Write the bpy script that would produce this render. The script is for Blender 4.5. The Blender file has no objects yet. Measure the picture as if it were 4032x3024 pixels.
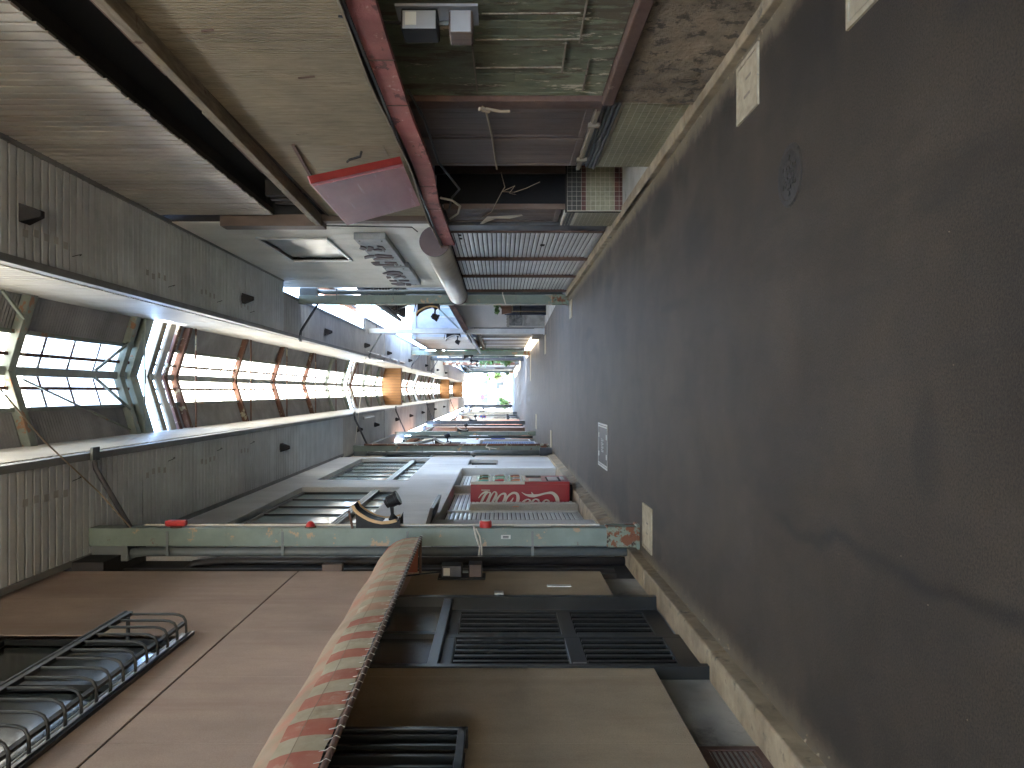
import bpy, math, random
from mathutils import Vector, Matrix
random.seed(7)
R = math.radians
sc = bpy.context.scene
col = sc.collection

# ------------------------------------------------------------------ camera
# x = right of the street, y = down the street, z = up. The photograph was taken with the phone held sideways,
# so the camera is rolled by 90 degrees: the world's up points to the picture's left.
EYE = 1.45
cam_d = bpy.data.cameras.new("camera"); cam = bpy.data.objects.new("camera", cam_d); col.objects.link(cam)
cam.matrix_world = Matrix(((0, 1, 0, 0), (0, 0, -1, 0), (-1, 0, 0, EYE), (0, 0, 0, 1)))
cam_d.sensor_width = 36; cam_d.lens = 769 / 1024 * 36
cam_d.shift_x = 0.0117; cam_d.shift_y = 0.0074
cam_d.clip_start = 0.05; cam_d.clip_end = 2000
sc.camera = cam

# ------------------------------------------------------------------ light
SUN_DIR = Vector((-0.72, 0.28, 1.0)).normalized()      # towards the sun
elev = math.asin(SUN_DIR.z); azim = math.atan2(SUN_DIR.x, SUN_DIR.y)
w = bpy.data.worlds.new("World"); sc.world = w; w.use_nodes = True
nt = w.node_tree; bg = nt.nodes["Background"]
sky = nt.nodes.new("ShaderNodeTexSky"); sky.sky_type = 'NISHITA'; sky.sun_disc = False
sky.sun_elevation = elev; sky.sun_rotation = azim; sky.air_density = 1.0; sky.dust_density = 0.5; sky.ozone_density = 1.0
nt.links.new(sky.outputs[0], bg.inputs[0]); bg.inputs[1].default_value = 0.15
sd = bpy.data.lights.new("sun", 'SUN'); sd.energy = 4.0; sd.angle = R(0.5); sd.color = (1.0, 0.95, 0.86)
so = bpy.data.objects.new("sun", sd); col.objects.link(so)
so.rotation_euler = SUN_DIR.to_track_quat('Z', 'Y').to_euler(); so.location = (10, 5, 40)
vs = sc.view_settings; vs.view_transform = 'Standard'; vs.look = 'None'; vs.gamma = 1.0; vs.exposure = 5.8
vs.use_curve_mapping = False
cy = sc.cycles
cy.max_bounces = 10; cy.diffuse_bounces = 6; cy.glossy_bounces = 3; cy.transmission_bounces = 5; cy.transparent_max_bounces = 6
cy.sample_clamp_indirect = 6.0
cy.caustics_reflective = False; cy.caustics_refractive = False

# ------------------------------------------------------------------ materials
def srgb(r, g, b):
    f = lambda c: (c / 255 / 12.92) if c / 255 <= 0.04045 else ((c / 255 + 0.055) / 1.055) ** 2.4
    return (f(r), f(g), f(b), 1)

def mat(name, c1, c2=None, scale=3, stretch=(1, 1, 1), lo=.35, hi=.65, rough=.65, metal=0, spec=.4, bump=0, bscale=60,
        patch=None, pscale=2, plo=.55, phi=.6, pstretch=(1, 1, 1), var=0.0, dirt=.18, bstretch=(1, 1, 1), patch2=None, p2=(8, .6, .64),
        trans=0, pdetail=6):
    m = bpy.data.materials.new(name); m.use_nodes = True
    n = m.node_tree.nodes; l = m.node_tree.links
    b = n["Principled BSDF"]
    geo = n.new("ShaderNodeNewGeometry")
    def noise(sc_, st, det=6, rou=.6, off=0):
        mp = n.new("ShaderNodeMapping"); mp.inputs['Scale'].default_value = st
        mp.inputs['Location'].default_value = (off, off * .7, off * 1.3)
        l.new(geo.outputs['Position'], mp.inputs[0])
        t = n.new("ShaderNodeTexNoise"); t.inputs['Scale'].default_value = sc_; t.inputs['Detail'].default_value = det
        t.inputs['Roughness'].default_value = rou
        l.new(mp.outputs[0], t.inputs['Vector']); return t.outputs[0]
    def ramp(src, a, b_, ca, cb):
        r = n.new("ShaderNodeValToRGB"); e = r.color_ramp.elements
        e[0].position = a; e[1].position = b_; e[0].color = ca; e[1].color = cb
        l.new(src, r.inputs[0]); return r.outputs[0]
    def mix(fac, a, b_):
        x = n.new("ShaderNodeMix"); x.data_type = 'RGBA'
        l.new(fac, x.inputs[0])
        for s, v in ((6, a), (7, b_)):
            if isinstance(v, tuple): x.inputs[s].default_value = v
            else: l.new(v, x.inputs[s])
        return x.outputs[2]
    c1 = tuple(c1) + ((1,) if len(c1) == 3 else ())
    c2 = c1 if c2 is None else tuple(c2) + ((1,) if len(c2) == 3 else ())
    c = ramp(noise(scale, stretch), lo, hi, c1, c2)
    if dirt:
        d = ramp(noise(1.1, (1, 1, .7), 4, .65, 7), .3, .75, (1 - dirt * 1.6,) * 3 + (1,), (1, 1, 1, 1))
        x = n.new("ShaderNodeMix"); x.data_type = 'RGBA'; x.blend_type = 'MULTIPLY'; x.inputs[0].default_value = 1
        l.new(c, x.inputs[6]); l.new(d, x.inputs[7]); c = x.outputs[2]
    if patch:
        f = ramp(noise(pscale, pstretch, pdetail, .7, 3), plo, phi, (0, 0, 0, 1), (1, 1, 1, 1))
        c = mix(f, c, tuple(patch) + (1,) if len(patch) == 3 else patch)
    if patch2:
        f = ramp(noise(p2[0], pstretch, 8, .75, 11), p2[1], p2[2], (0, 0, 0, 1), (1, 1, 1, 1))
        c = mix(f, c, tuple(patch2) + (1,) if len(patch2) == 3 else patch2)
    if var:
        oi = n.new("ShaderNodeObjectInfo"); mr = n.new("ShaderNodeMapRange")
        mr.inputs['To Min'].default_value = 1 - var; mr.inputs['To Max'].default_value = 1 + var
        l.new(oi.outputs['Random'], mr.inputs[0])
        hs = n.new("ShaderNodeHueSaturation"); l.new(mr.outputs[0], hs.inputs['Value']); l.new(c, hs.inputs['Color']); c = hs.outputs[0]
    l.new(c, b.inputs['Base Color'])
    b.inputs['Roughness'].default_value = rough; b.inputs['Metallic'].default_value = metal
    b.inputs['Specular IOR Level'].default_value = spec
    if bump:
        bp = n.new("ShaderNodeBump"); bp.inputs['Strength'].default_value = min(1, bump); bp.inputs['Distance'].default_value = .01 * max(1, bump)
        l.new(noise(bscale, bstretch, 6, .7, 5), bp.inputs['Height']); l.new(bp.outputs[0], b.inputs['Normal'])
    if trans:
        tr = n.new("ShaderNodeBsdfTranslucent"); l.new(c, tr.inputs[0])
        mx = n.new("ShaderNodeMixShader"); mx.inputs[0].default_value = trans
        l.new(b.outputs[0], mx.inputs[1]); l.new(tr.outputs[0], mx.inputs[2])
        l.new(mx.outputs[0], n["Material Output"].inputs[0])
    return m

def stain_nodes(m):
    # worn streak left by dragged carts and damp patches along the right kerb, in world metres
    n = m.node_tree.nodes; l = m.node_tree.links; b = n["Principled BSDF"]
    src = b.inputs['Base Color'].links[0].from_socket
    geo = n.new("ShaderNodeNewGeometry"); sp = n.new("ShaderNodeSeparateXYZ"); l.new(geo.outputs['Position'], sp.inputs[0])
    nz = n.new("ShaderNodeTexNoise"); nz.inputs['Scale'].default_value = 2.2; nz.inputs['Detail'].default_value = 5; l.new(geo.outputs['Position'], nz.inputs['Vector'])
    def mth(op, a, b_=None, c=None):
        x = n.new("ShaderNodeMath"); x.operation = op
        for i, v in enumerate((a, b_, c)):
            if v is None: continue
            if isinstance(v, (int, float)): x.inputs[i].default_value = v
            else: l.new(v, x.inputs[i])
        return x.outputs[0]
    def mr(v, a, b_, c, d):
        x = n.new("ShaderNodeMapRange"); x.interpolation_type = 'SMOOTHSTEP'; l.new(v, x.inputs[0])
        for i, q in enumerate((a, b_, c, d)): x.inputs[i + 1].default_value = q
        return x.outputs[0]
    wob = mth('MULTIPLY_ADD', nz.outputs[0], .26, -.13)
    dx = mth('ABSOLUTE', mth('ADD', mth('ADD', sp.outputs[0], .66), wob))
    streak = mth('MULTIPLY', mth('MULTIPLY', mr(dx, .0, .06, 1, 0), mr(sp.outputs[1], 3.7, 4.4, 1, 0)), .5)
    nz2 = n.new("ShaderNodeTexNoise"); nz2.inputs['Scale'].default_value = 1.1; nz2.inputs['Detail'].default_value = 6; l.new(geo.outputs['Position'], nz2.inputs['Vector'])
    damp = mth('MULTIPLY', mth('MULTIPLY', mr(sp.outputs[0], .9, 1.7, 0, 1), mr(nz2.outputs[0], .44, .62, 0, 1)), .55)
    dampl = mth('MULTIPLY', mth('MULTIPLY', mr(sp.outputs[0], -1.0, -1.5, 0, 1), mr(nz2.outputs[0], .5, .62, 0, 1)), .5)
    f = mth('MAXIMUM', mth('MAXIMUM', streak, damp), dampl)
    for bx, by, rx, ry, st in ((1.62, 7.0, .22, .55, .9), (1.45, 10.2, .14, .5, .7), (.95, 12.6, .1, .6, .6), (1.2, 5.6, .3, .5, .45), (-1.2, 7.2, .16, .5, .7), (-1.25, 9.3, .2, .7, .6), (1.75, 3.6, .3, .35, .8), (-.2, 2.6, .18, .10, .4), (.7, 6.4, .05, .5, .4)):
        u = mth('DIVIDE', mth('SUBTRACT', mth('ADD', sp.outputs[0], mth('MULTIPLY', wob, .8)), bx), rx); v = mth('DIVIDE', mth('SUBTRACT', mth('ADD', sp.outputs[1], wob), by), ry)
        d2 = mth('ADD', mth('MULTIPLY', u, u), mth('MULTIPLY', v, v))
        f = mth('MAXIMUM', f, mr(d2, .05, 1.5, st * .75, 0))
    mx = n.new("ShaderNodeMix"); mx.data_type = 'RGBA'; l.new(f, mx.inputs[0]); l.new(src, mx.inputs[6]); mx.inputs[7].default_value = (.012, .010, .008, 1)
    nz3 = n.new("ShaderNodeTexNoise"); nz3.inputs['Scale'].default_value = 6; nz3.inputs['Detail'].default_value = 8; nz3.inputs['Roughness'].default_value = .75; l.new(geo.outputs['Position'], nz3.inputs['Vector'])
    dust = mth('MAXIMUM', mr(mth('ADD', sp.outputs[0], mth('MULTIPLY', nz3.outputs[0], .30)), 1.98, 2.12, 0, .75), mr(mth('SUBTRACT', sp.outputs[0], mth('MULTIPLY', nz3.outputs[0], .22)), -1.62, -1.76, 0, .5))
    near = mth('MULTIPLY', dust, mr(sp.outputs[1], 16.2, 16.6, 1, 0))
    m2 = n.new("ShaderNodeMix"); m2.data_type = 'RGBA'; l.new(near, m2.inputs[0]); l.new(mx.outputs[2], m2.inputs[6]); m2.inputs[7].default_value = (.20, .155, .095, 1)
    l.new(m2.outputs[2], b.inputs['Base Color'])

G = {}
G['asphalt'] = mat('asphalt', (.042, .030, .0185), (.105, .078, .051), scale=110, lo=.3, hi=.7, rough=.68, spec=.3, bump=1.2, bscale=170,
                   patch=(.036, .027, .018), pscale=1.6, plo=.5, phi=.75, pstretch=(1.6, .45, 1), patch2=(.14, .13, .11), p2=(70, .74, .77), dirt=.3)
stain_nodes(G['asphalt'])
G['ground'] = mat('ground_soil', (.16, .15, .13), (.22, .21, .19), scale=2, rough=.9)
G['concrete'] = mat('kerb_concrete', (.24, .18, .11), (.38, .30, .19), scale=5, rough=.85, bump=.5, bscale=40,
                    patch=(.10, .085, .06), pscale=7, plo=.58, phi=.68, dirt=.3)
G['concrete_grey'] = mat('grey_concrete', (.28, .27, .24), (.38, .37, .33), scale=3, rough=.85, bump=.3, bscale=50, patch=(.13, .125, .115), pscale=3, plo=.57, phi=.7)
G['cover'] = mat('cover_concrete', (.32, .26, .17), (.44, .37, .25), scale=14, rough=.8, bump=.3, patch=(.2, .18, .14), pscale=12, plo=.6, phi=.7)
G['iron'] = mat('cast_iron', (.022, .018, .014), (.045, .036, .028), scale=30, rough=.6, metal=.2, bump=.3)
G['white_line'] = mat('white_paint_line', (.5, .49, .46), (.62, .61, .58), scale=40, rough=.7)
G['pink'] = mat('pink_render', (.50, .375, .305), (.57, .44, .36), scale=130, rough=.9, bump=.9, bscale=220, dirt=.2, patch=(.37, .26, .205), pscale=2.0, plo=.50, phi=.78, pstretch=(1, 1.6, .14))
G['groove'] = mat('dark_joint', (.035, .03, .026), rough=.9)
G['bronze'] = mat('bronze_aluminium', (.014, .016, .016), (.02, .022, .022), scale=8, rough=.3, metal=.3, spec=.5, dirt=.1)
G['door_glass'] = mat('dark_ribbed_glass', (.010, .013, .014), rough=.06, spec=1.0, bump=.25, bscale=30, dirt=0)
G['steel_grille'] = mat('weathered_grille_aluminium', (.035, .035, .033), (.05, .05, .046), scale=9, rough=.5, metal=.3)
G['win_dark'] = mat('dark_window_glass', (.035, .042, .038), (.05, .06, .052), scale=.8, rough=.15, spec=.6, dirt=0)
G['win_green'] = mat('curtained_window_glass', (.28, .36, .35), (.38, .46, .45), scale=1.3, rough=.12, spec=.5, dirt=.1, stretch=(1, 6, .4))
G['stucco'] = mat('white_stucco', (.60, .60, .58), (.72, .72, .70), scale=60, rough=.9, bump=1.0, bscale=110, dirt=.14, patch=(.44, .43, .40), pscale=1.6, plo=.52, phi=.8, pstretch=(1, 1.4, .15))
G['stucco_jamb'] = mat('stucco_beige', (.36, .33, .28), (.45, .41, .36), scale=60, rough=.9, bump=.8, bscale=110)
G['shutter'] = mat('galvanised_shutter', (.70, .71, .69), (.78, .79, .77), scale=4, stretch=(1, 1, 3), rough=.38, metal=.2, spec=.5, var=.06, dirt=.15)
G['aluminium'] = mat('aluminium_trim', (.45, .45, .44), (.55, .55, .54), scale=6, rough=.35, metal=.6)
G['post'] = mat('pale_green_paint', (.15, .195, .17), (.19, .24, .21), scale=5, rough=.45, bump=.12, bscale=30,
                patch=(.30, .22, .14), pscale=3.2, plo=.60, phi=.61, patch2=(.10, .045, .02), p2=(5, .64, .67), dirt=.2)
G['post_base'] = mat('rusty_green_base', (.17, .21, .16), (.22, .26, .20), scale=8, rough=.7, bump=.6, bscale=30,
                     patch=(.16, .055, .022), pscale=5.5, plo=.50, phi=.54, patch2=(.035, .018, .012), p2=(9, .56, .62))
G['post_white'] = mat('pale_blue_white_paint', (.50, .54, .58), (.58, .62, .66), scale=5, rough=.45, dirt=.2)
G['post_dark'] = mat('dark_grey_paint', (.05, .052, .058), (.08, .082, .09), scale=5, rough=.45)
G['pipe'] = mat('grey_plastic_pipe', (.13, .15, .15), (.17, .19, .19), scale=4, rough=.45, dirt=.25)
G['pipe_dark'] = mat('dark_brown_pipe', (.035, .03, .028), (.05, .043, .04), scale=4, rough=.5)
G['rust'] = mat('rust_and_paint', (.12, .052, .035), (.17, .08, .052), scale=5, rough=.75, bump=.5, bscale=30,
                patch=(.36, .34, .25), pscale=4.5, plo=.56, phi=.59, dirt=.3)
G['frame_green'] = mat('roof_steel_green', (.19, .22, .19), (.26, .29, .25), scale=6, rough=.55, patch=(.25, .13, .07), pscale=3, plo=.6, phi=.63,
                       patch2=(.5, .48, .42), p2=(6, .66, .7))
G['roof_clear'] = mat('yellowed_translucent_sheet', (.86, .80, .66), (.95, .92, .84), scale=1.5, rough=.4, trans=.32, dirt=.18,
                      patch=(.50, .40, .26), pscale=3.5, plo=.66, phi=.8, pstretch=(3, 1, 1))
G['roof_opaque'] = mat('dark_corrugated_sheet', (.28, .28, .295), (.36, .36, .375), scale=3, rough=.6, dirt=.25)
G['spandrel'] = mat('grey_soffit_strip', (.54, .58, .60), (.62, .66, .68), scale=2, rough=.5, spec=.4, var=.05, dirt=.2, metal=.1,
                    patch=(.49, .50, .495), pscale=1.0, plo=.55, phi=.75)
G['fascia'] = mat('cream_fascia_strip', (.36, .34, .29), (.42, .40, .35), scale=2, rough=.5, var=.04, dirt=.15)
G['spandrel_w'] = mat('pale_soffit_sheet', (.40, .40, .39), (.48, .48, .46), scale=2, rough=.55, var=.05, dirt=.2, patch=(.25, .25, .24), pscale=2, plo=.6, phi=.75, pstretch=(.4, 2, 1))
G['trim'] = mat('grey_edge_trim', (.17, .18, .18), (.22, .23, .23), scale=3, rough=.5)
G['outer_wall'] = mat('weathered_cream_strip', (.52, .49, .43), (.60, .57, .51), scale=1.5, rough=.55, var=.06,
                      patch=(.38, .335, .30), pscale=1.4, plo=.48, phi=.7, pstretch=(1, .8, .5), dirt=.3)
G['clad'] = mat('aged_brown_siding', (.225, .185, .12), (.30, .25, .17), scale=9, stretch=(1, 4, .5), rough=.75, bump=.3, bscale=30, var=.04,
                patch=(.10, .062, .032), pscale=6, plo=.60, phi=.70, pstretch=(1, 7, .35), patch2=(.42, .38, .28), p2=(7, .71, .74), dirt=.3)
G['wood_grey'] = mat('weathered_timber', (.17, .14, .10), (.27, .23, .17), scale=10, stretch=(3, .5, 3), rough=.85, bump=.5, patch=(.10, .06, .04), pscale=7, plo=.6, phi=.68)
G['joint_grey'] = mat('soffit_joint_grey', (.03, .031, .03), (.045, .045, .045), scale=3, rough=.8)
G['joint_cream'] = mat('fascia_joint', (.06, .055, .045), (.08, .072, .06), scale=3, rough=.8)
G['win_light'] = mat('pale_frosted_glass', (.36, .38, .37), (.46, .48, .47), scale=1.5, rough=.2, spec=.5, dirt=.1)
G['sandy_bounce'] = mat('sandy_bounce', (.40, .31, .20), (.48, .38, .26), scale=2, rough=.9)  # warm tone for the added bounce ground behind the camera
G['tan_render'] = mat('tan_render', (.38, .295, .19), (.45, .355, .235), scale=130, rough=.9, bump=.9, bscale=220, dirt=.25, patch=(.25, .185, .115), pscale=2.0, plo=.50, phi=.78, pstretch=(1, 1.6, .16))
G['awn_fade'] = mat('washed_out_red_canvas', (.44, .26, .17), (.50, .31, .21), scale=5, rough=.8, trans=.12, patch=(.50, .42, .30), pscale=4, plo=.5, phi=.62)
G['ridge_paint'] = mat('ridge_grey_green', (.34, .38, .36), (.42, .46, .44), scale=6, rough=.5, patch=(.25, .14, .08), pscale=3, plo=.62, phi=.66)
G['siding_joint'] = mat('siding_joint', (.045, .034, .02), (.07, .052, .03), scale=3, rough=.8)
G['black'] = mat('black_void', (.006, .006, .007), rough=.9, dirt=0)
G['dark'] = mat('dark_interior', (.02, .018, .017), (.035, .03, .027), scale=3, rough=.85)
G['red_beam'] = mat('peeling_red_paint', (.36, .10, .09), (.44, .15, .13), scale=4, rough=.7, bump=.6, bscale=40,
                    patch=(.10, .035, .03), pscale=7, plo=.56, phi=.61, pstretch=(1, .6, 1.2), patch2=(.55, .33, .28), p2=(8, .60, .68), dirt=.4)
G['green_wood'] = mat('peeling_green_boards', (.17, .185, .115), (.25, .27, .18), scale=7, stretch=(1, 1, .5), rough=.85, bump=.7, bscale=25, var=.14,
                      patch=(.085, .072, .045), pscale=4.2, plo=.50, phi=.58, pstretch=(1, 1.6, .4), patch2=(.44, .39, .29), p2=(6.5, .60, .625), dirt=.35)
G['brown_trim'] = mat('dark_red_trim', (.085, .045, .032), (.13, .075, .055), scale=8, rough=.8, bump=.4, patch=(.2, .15, .11), pscale=8, plo=.64, phi=.7)
G['old_stucco'] = mat('crumbling_stucco', (.20, .15, .095), (.32, .24, .155), scale=9, rough=.95, bump=2.5, bscale=28,
                      patch=(.07, .055, .035), pscale=9, plo=.54, phi=.60, dirt=.35)
G['brown_board'] = mat('brown_painted_board', (.105, .068, .052), (.15, .105, .083), scale=5, stretch=(1, 8, .5), rough=.6, var=.12, bump=.2,
                       patch=(.07, .045, .035), pscale=3, plo=.58, phi=.68, pstretch=(1, 3, .5), dirt=.3)
G['tile'] = mat('pale_mosaic_tile', (.24, .225, .145), (.31, .29, .19), scale=30, rough=.35, spec=.5, var=.08, dirt=.25)
G['tile_dark'] = mat('dark_tile', (.045, .045, .04), (.07, .07, .062), scale=30, rough=.35, var=.1)
G['tile_brown'] = mat('red_brown_tile', (.085, .035, .028), (.13, .055, .042), scale=20, rough=.4, var=.15)
G['grout'] = mat('tile_grout', (.50, .47, .38), (.6, .57, .47), scale=20, rough=.9)
G['white_panel'] = mat('cream_white_siding', (.66, .64, .57), (.72, .70, .64), scale=3, rough=.55, var=.02, dirt=.12)
G['roll'] = mat('grey_awning_cover', (.42, .39, .34), (.48, .45, .40), scale=3, rough=.35, metal=.2, dirt=.2)
G['roll_end'] = mat('purple_brown_cap', (.075, .05, .055), (.09, .06, .066), scale=5, rough=.5)
G['sign_metal'] = mat('grey_sign_plate', (.22, .23, .24), (.31, .32, .33), scale=6, rough=.55, metal=.3, dirt=.25)
G['glyph'] = mat('purple_brown_letter', (.045, .026, .032), (.09, .055, .06), scale=14, rough=.6)
G['pink_sign'] = mat('faded_pink_sheet', (.46, .155, .165), (.54, .22, .235), scale=1.6, stretch=(1, .6, 3), rough=.38, spec=.5, dirt=.15,
                     patch=(.62, .38, .40), pscale=2.2, plo=.6, phi=.75, pstretch=(1, .3, 4))
G['red_edge'] = mat('red_sign_edge', (.20, .018, .015), (.25, .028, .022), scale=5, rough=.45)
G['awn_cream'] = mat('dirty_cream_canvas', (.40, .345, .23), (.52, .46, .33), scale=5, rough=.8, trans=.12, bump=.3, bscale=20, patch=(.28, .23, .15), pscale=4, plo=.56, phi=.7)
G['awn_red'] = mat('red_canvas', (.40, .12, .075), (.46, .18, .12), scale=5, rough=.8, trans=.12, bump=.3, bscale=20, patch=(.46, .30, .22), pscale=3, plo=.56, phi=.7)
G['awn_top'] = mat('faded_canvas_top', (.40, .30, .20), (.50, .37, .26), scale=3, rough=.8, trans=.15, patch=(.45, .22, .15), pscale=3, plo=.5, phi=.62)
G['white_cord'] = mat('white_cord', (.55, .52, .44), (.66, .63, .55), scale=30, rough=.8)
G['cord_brown'] = mat('tan_cord', (.32, .25, .17), rough=.85)
G['red_alarm'] = mat('red_alarm_paint', (.45, .03, .03), (.52, .045, .04), scale=5, rough=.4)
G['vend_red'] = mat('vending_red', (.30, .006, .014), (.33, .009, .018), scale=3, rough=.28, spec=.6, dirt=.12)
G['vend_white'] = mat('vending_cream', (.66, .60, .50), (.7, .64, .54), scale=4, rough=.4)
G['lamp_black'] = mat('black_lamp_paint', (.010, .010, .012), (.016, .016, .019), scale=12, rough=.6, spec=.25)
G['lamp_white'] = mat('white_reflector', (.60, .60, .60), (.7, .7, .7), scale=6, rough=.4)
G['lamp_orange'] = mat('tan_reflector_edge', (.52, .33, .14), (.60, .40, .19), scale=8, rough=.5)
G['lamp_grey'] = mat('faded_grey_reflector_edge', (.42, .40, .37), (.5, .48, .45), scale=8, rough=.5)
G['meter'] = mat('meter_grey', (.32, .33, .34), (.38, .39, .40), scale=4, rough=.4, metal=.2)
G['wood_board'] = mat('orange_brown_plank', (.27, .125, .04), (.35, .17, .06), scale=3, stretch=(4, 1, .6), rough=.5, var=.07, dirt=.15)
G['blue_grey'] = mat('blue_grey_render', (.34, .39, .45), (.42, .46, .52), scale=2, rough=.85, dirt=.2)
G['grey_render'] = mat('warm_grey_render', (.44, .43, .41), (.5, .49, .47), scale=1.2, rough=.85, dirt=.12)
G['house_white'] = mat('house_white', (.62, .60, .56), (.7, .68, .64), scale=2, rough=.85, dirt=.15)
G['house_cream'] = mat('house_cream', (.56, .49, .38), (.64, .56, .44), scale=2, rough=.85, dirt=.2)
G['house_grey'] = mat('house_grey', (.26, .26, .25), (.32, .32, .31), scale=2, rough=.8, dirt=.2)
G['house_brown'] = mat('house_brown', (.14, .075, .055), (.19, .11, .08), scale=2, rough=.8, dirt=.2)
G['roof_tile'] = mat('dark_roof_tile', (.04, .043, .055), (.07, .073, .085), scale=8, rough=.55)
G['roof_rust'] = mat('rusted_roof', (.34, .15, .09), (.42, .22, .15), scale=5, rough=.8)
G['orange'] = mat('orange_board', (.62, .20, .09), (.7, .27, .14), scale=3, rough=.6)
G['blue'] = mat('blue_shutter_paint', (.03, .10, .26), (.045, .14, .32), scale=3, rough=.45, var=.08)
G['teal'] = mat('teal_sign_paint', (.08, .42, .34), (.12, .48, .4), scale=3, rough=.5)
G['sign_blue'] = mat('traffic_sign_blue', (.02, .06, .38), rough=.4, dirt=0)
G['sign_red'] = mat('traffic_sign_red', (.5, .02, .03), rough=.4, dirt=0)
G['leaf'] = mat('leaf_green', (.04, .10, .025), (.09, .17, .045), scale=9, rough=.6, trans=.25, dirt=0)
G['leaf_pale'] = mat('leaf_pale_green', (.09, .19, .07), (.16, .27, .11), scale=9, rough=.6, trans=.25, dirt=0)
G['trunk'] = mat('bark', (.07, .05, .035), (.11, .08, .055), scale=20, rough=.9)
G['tarp'] = mat('dark_blue_grey_tarp', (.022, .028, .05), (.045, .055, .09), scale=5, stretch=(1, 1, .2), rough=.4, spec=.5)
G['cable'] = mat('black_cable', (.02, .02, .02), rough=.5)
G['rubber'] = mat('rubber', (.02, .02, .02), rough=.7)
G['block'] = mat('concrete_block', (.27, .27, .26), (.38, .38, .37), scale=4, rough=.9, bump=.4, bscale=30, patch=(.12, .12, .115), pscale=2.5, plo=.52, phi=.7, var=.08)
G['block_dark'] = mat('mottled_block', (.11, .115, .12), (.25, .25, .25), scale=9, rough=.9, bump=.4)
G['tube_lamp'] = mat('fluorescent_tube', (.8, .8, .78), rough=.3)
G['sticker'] = mat('paper_sticker', (.6, .6, .55), rough=.7)

# ------------------------------------------------------------------ mesh helpers
WO = {}     # world origin of each parent
class MB:
    def __init__(s): s.v = []; s.f = []
    def add(s, vs_, fs):
        o = len(s.v); s.v += [tuple(p) for p in vs_]; s.f += [tuple(i + o for i in f) for f in fs]; return s
    def box(s, x0, x1, y0, y1, z0, z1):
        x0, x1 = sorted((x0, x1)); y0, y1 = sorted((y0, y1)); z0, z1 = sorted((z0, z1))
        return s.add([(x0, y0, z0), (x1, y0, z0), (x1, y1, z0), (x0, y1, z0), (x0, y0, z1), (x1, y0, z1), (x1, y1, z1), (x0, y1, z1)],
                     [(0, 3, 2, 1), (4, 5, 6, 7), (0, 1, 5, 4), (1, 2, 6, 5), (2, 3, 7, 6), (3, 0, 4, 7)])
    def hexa(s, p):   # 8 points, bottom 4 then top 4
        return s.add(p, [(0, 3, 2, 1), (4, 5, 6, 7), (0, 1, 5, 4), (1, 2, 6, 5), (2, 3, 7, 6), (3, 0, 4, 7)])
    def bar(s, p, q, w_, h_=None, up=(0, 0, 1)):
        p = Vector(p); q = Vector(q); d = (q - p).normalized(); h_ = h_ or w_
        u = Vector(up)
        if abs(d.dot(u)) > .98: u = Vector((1, 0, 0))
        a = d.cross(u).normalized() * w_ / 2; b = a.cross(d).normalized() * h_ / 2
        return s.hexa([p - a - b, p + a - b, q + a - b, q - a - b, p - a + b, p + a + b, q + a + b, q - a + b])
    def tube(s, pts, r, n=8, rs=None, cap=True):
        pts = [Vector(p) for p in pts]; o = len(s.v); prev = None
        for i, p in enumerate(pts):
            d = (pts[min(i + 1, len(pts) - 1)] - pts[max(i - 1, 0)]).normalized()
            if prev is None:
                u = Vector((0, 0, 1)) if abs(d.z) < .9 else Vector((1, 0, 0)); a = d.cross(u).normalized()
            else: a = (prev - d * prev.dot(d)).normalized()
            prev = a; b = d.cross(a); rr = rs[i] if rs else r
            for k in range(n):
                t = 2 * math.pi * k / n; s.v.append(tuple(p + (a * math.cos(t) + b * math.sin(t)) * rr))
        for i in range(len(pts) - 1):
            for k in range(n):
                a0 = o + i * n + k; a1 = o + i * n + (k + 1) % n; s.f.append((a0, a1, a1 + n, a0 + n))
        if cap:
            s.f.append(tuple(o + k for k in reversed(range(n)))); s.f.append(tuple(o + (len(pts) - 1) * n + k for k in range(n)))
        return s
    def prism(s, poly, axis, a, b):    # poly of 2-D points extruded along axis from a to b
        n = len(poly)
        def P(u, v, t): return {'x': (t, u, v), 'y': (u, t, v), 'z': (u, v, t)}[axis]
        vs_ = [P(u, v, a) for u, v in poly] + [P(u, v, b) for u, v in poly]
        return s.add(vs_, [tuple(reversed(range(n))), tuple(range(n, 2 * n))] + [(i, (i + 1) % n, (i + 1) % n + n, i + n) for i in range(n)])
    def disc(s, c, r, axis, th, n=20):
        t = [(math.cos(2 * math.pi * k / n) * r, math.sin(2 * math.pi * k / n) * r) for k in range(n)]
        i = 'xyz'.index(axis); o = [k for k in range(3) if k != i]
        return s.prism([(c[o[0]] + u, c[o[1]] + v) for u, v in t], axis, c[i] - th / 2, c[i] + th / 2)
    def mesh(s, name, m, org=(0, 0, 0), smooth=False):
        me = bpy.data.meshes.new(name)
        me.from_pydata([(x - org[0], y - org[1], z - org[2]) for x, y, z in s.v], [], s.f)
        me.materials.append(m if not isinstance(m, str) else G[m])
        if smooth:
            for p in me.polygons: p.use_smooth = True
        return me

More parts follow.
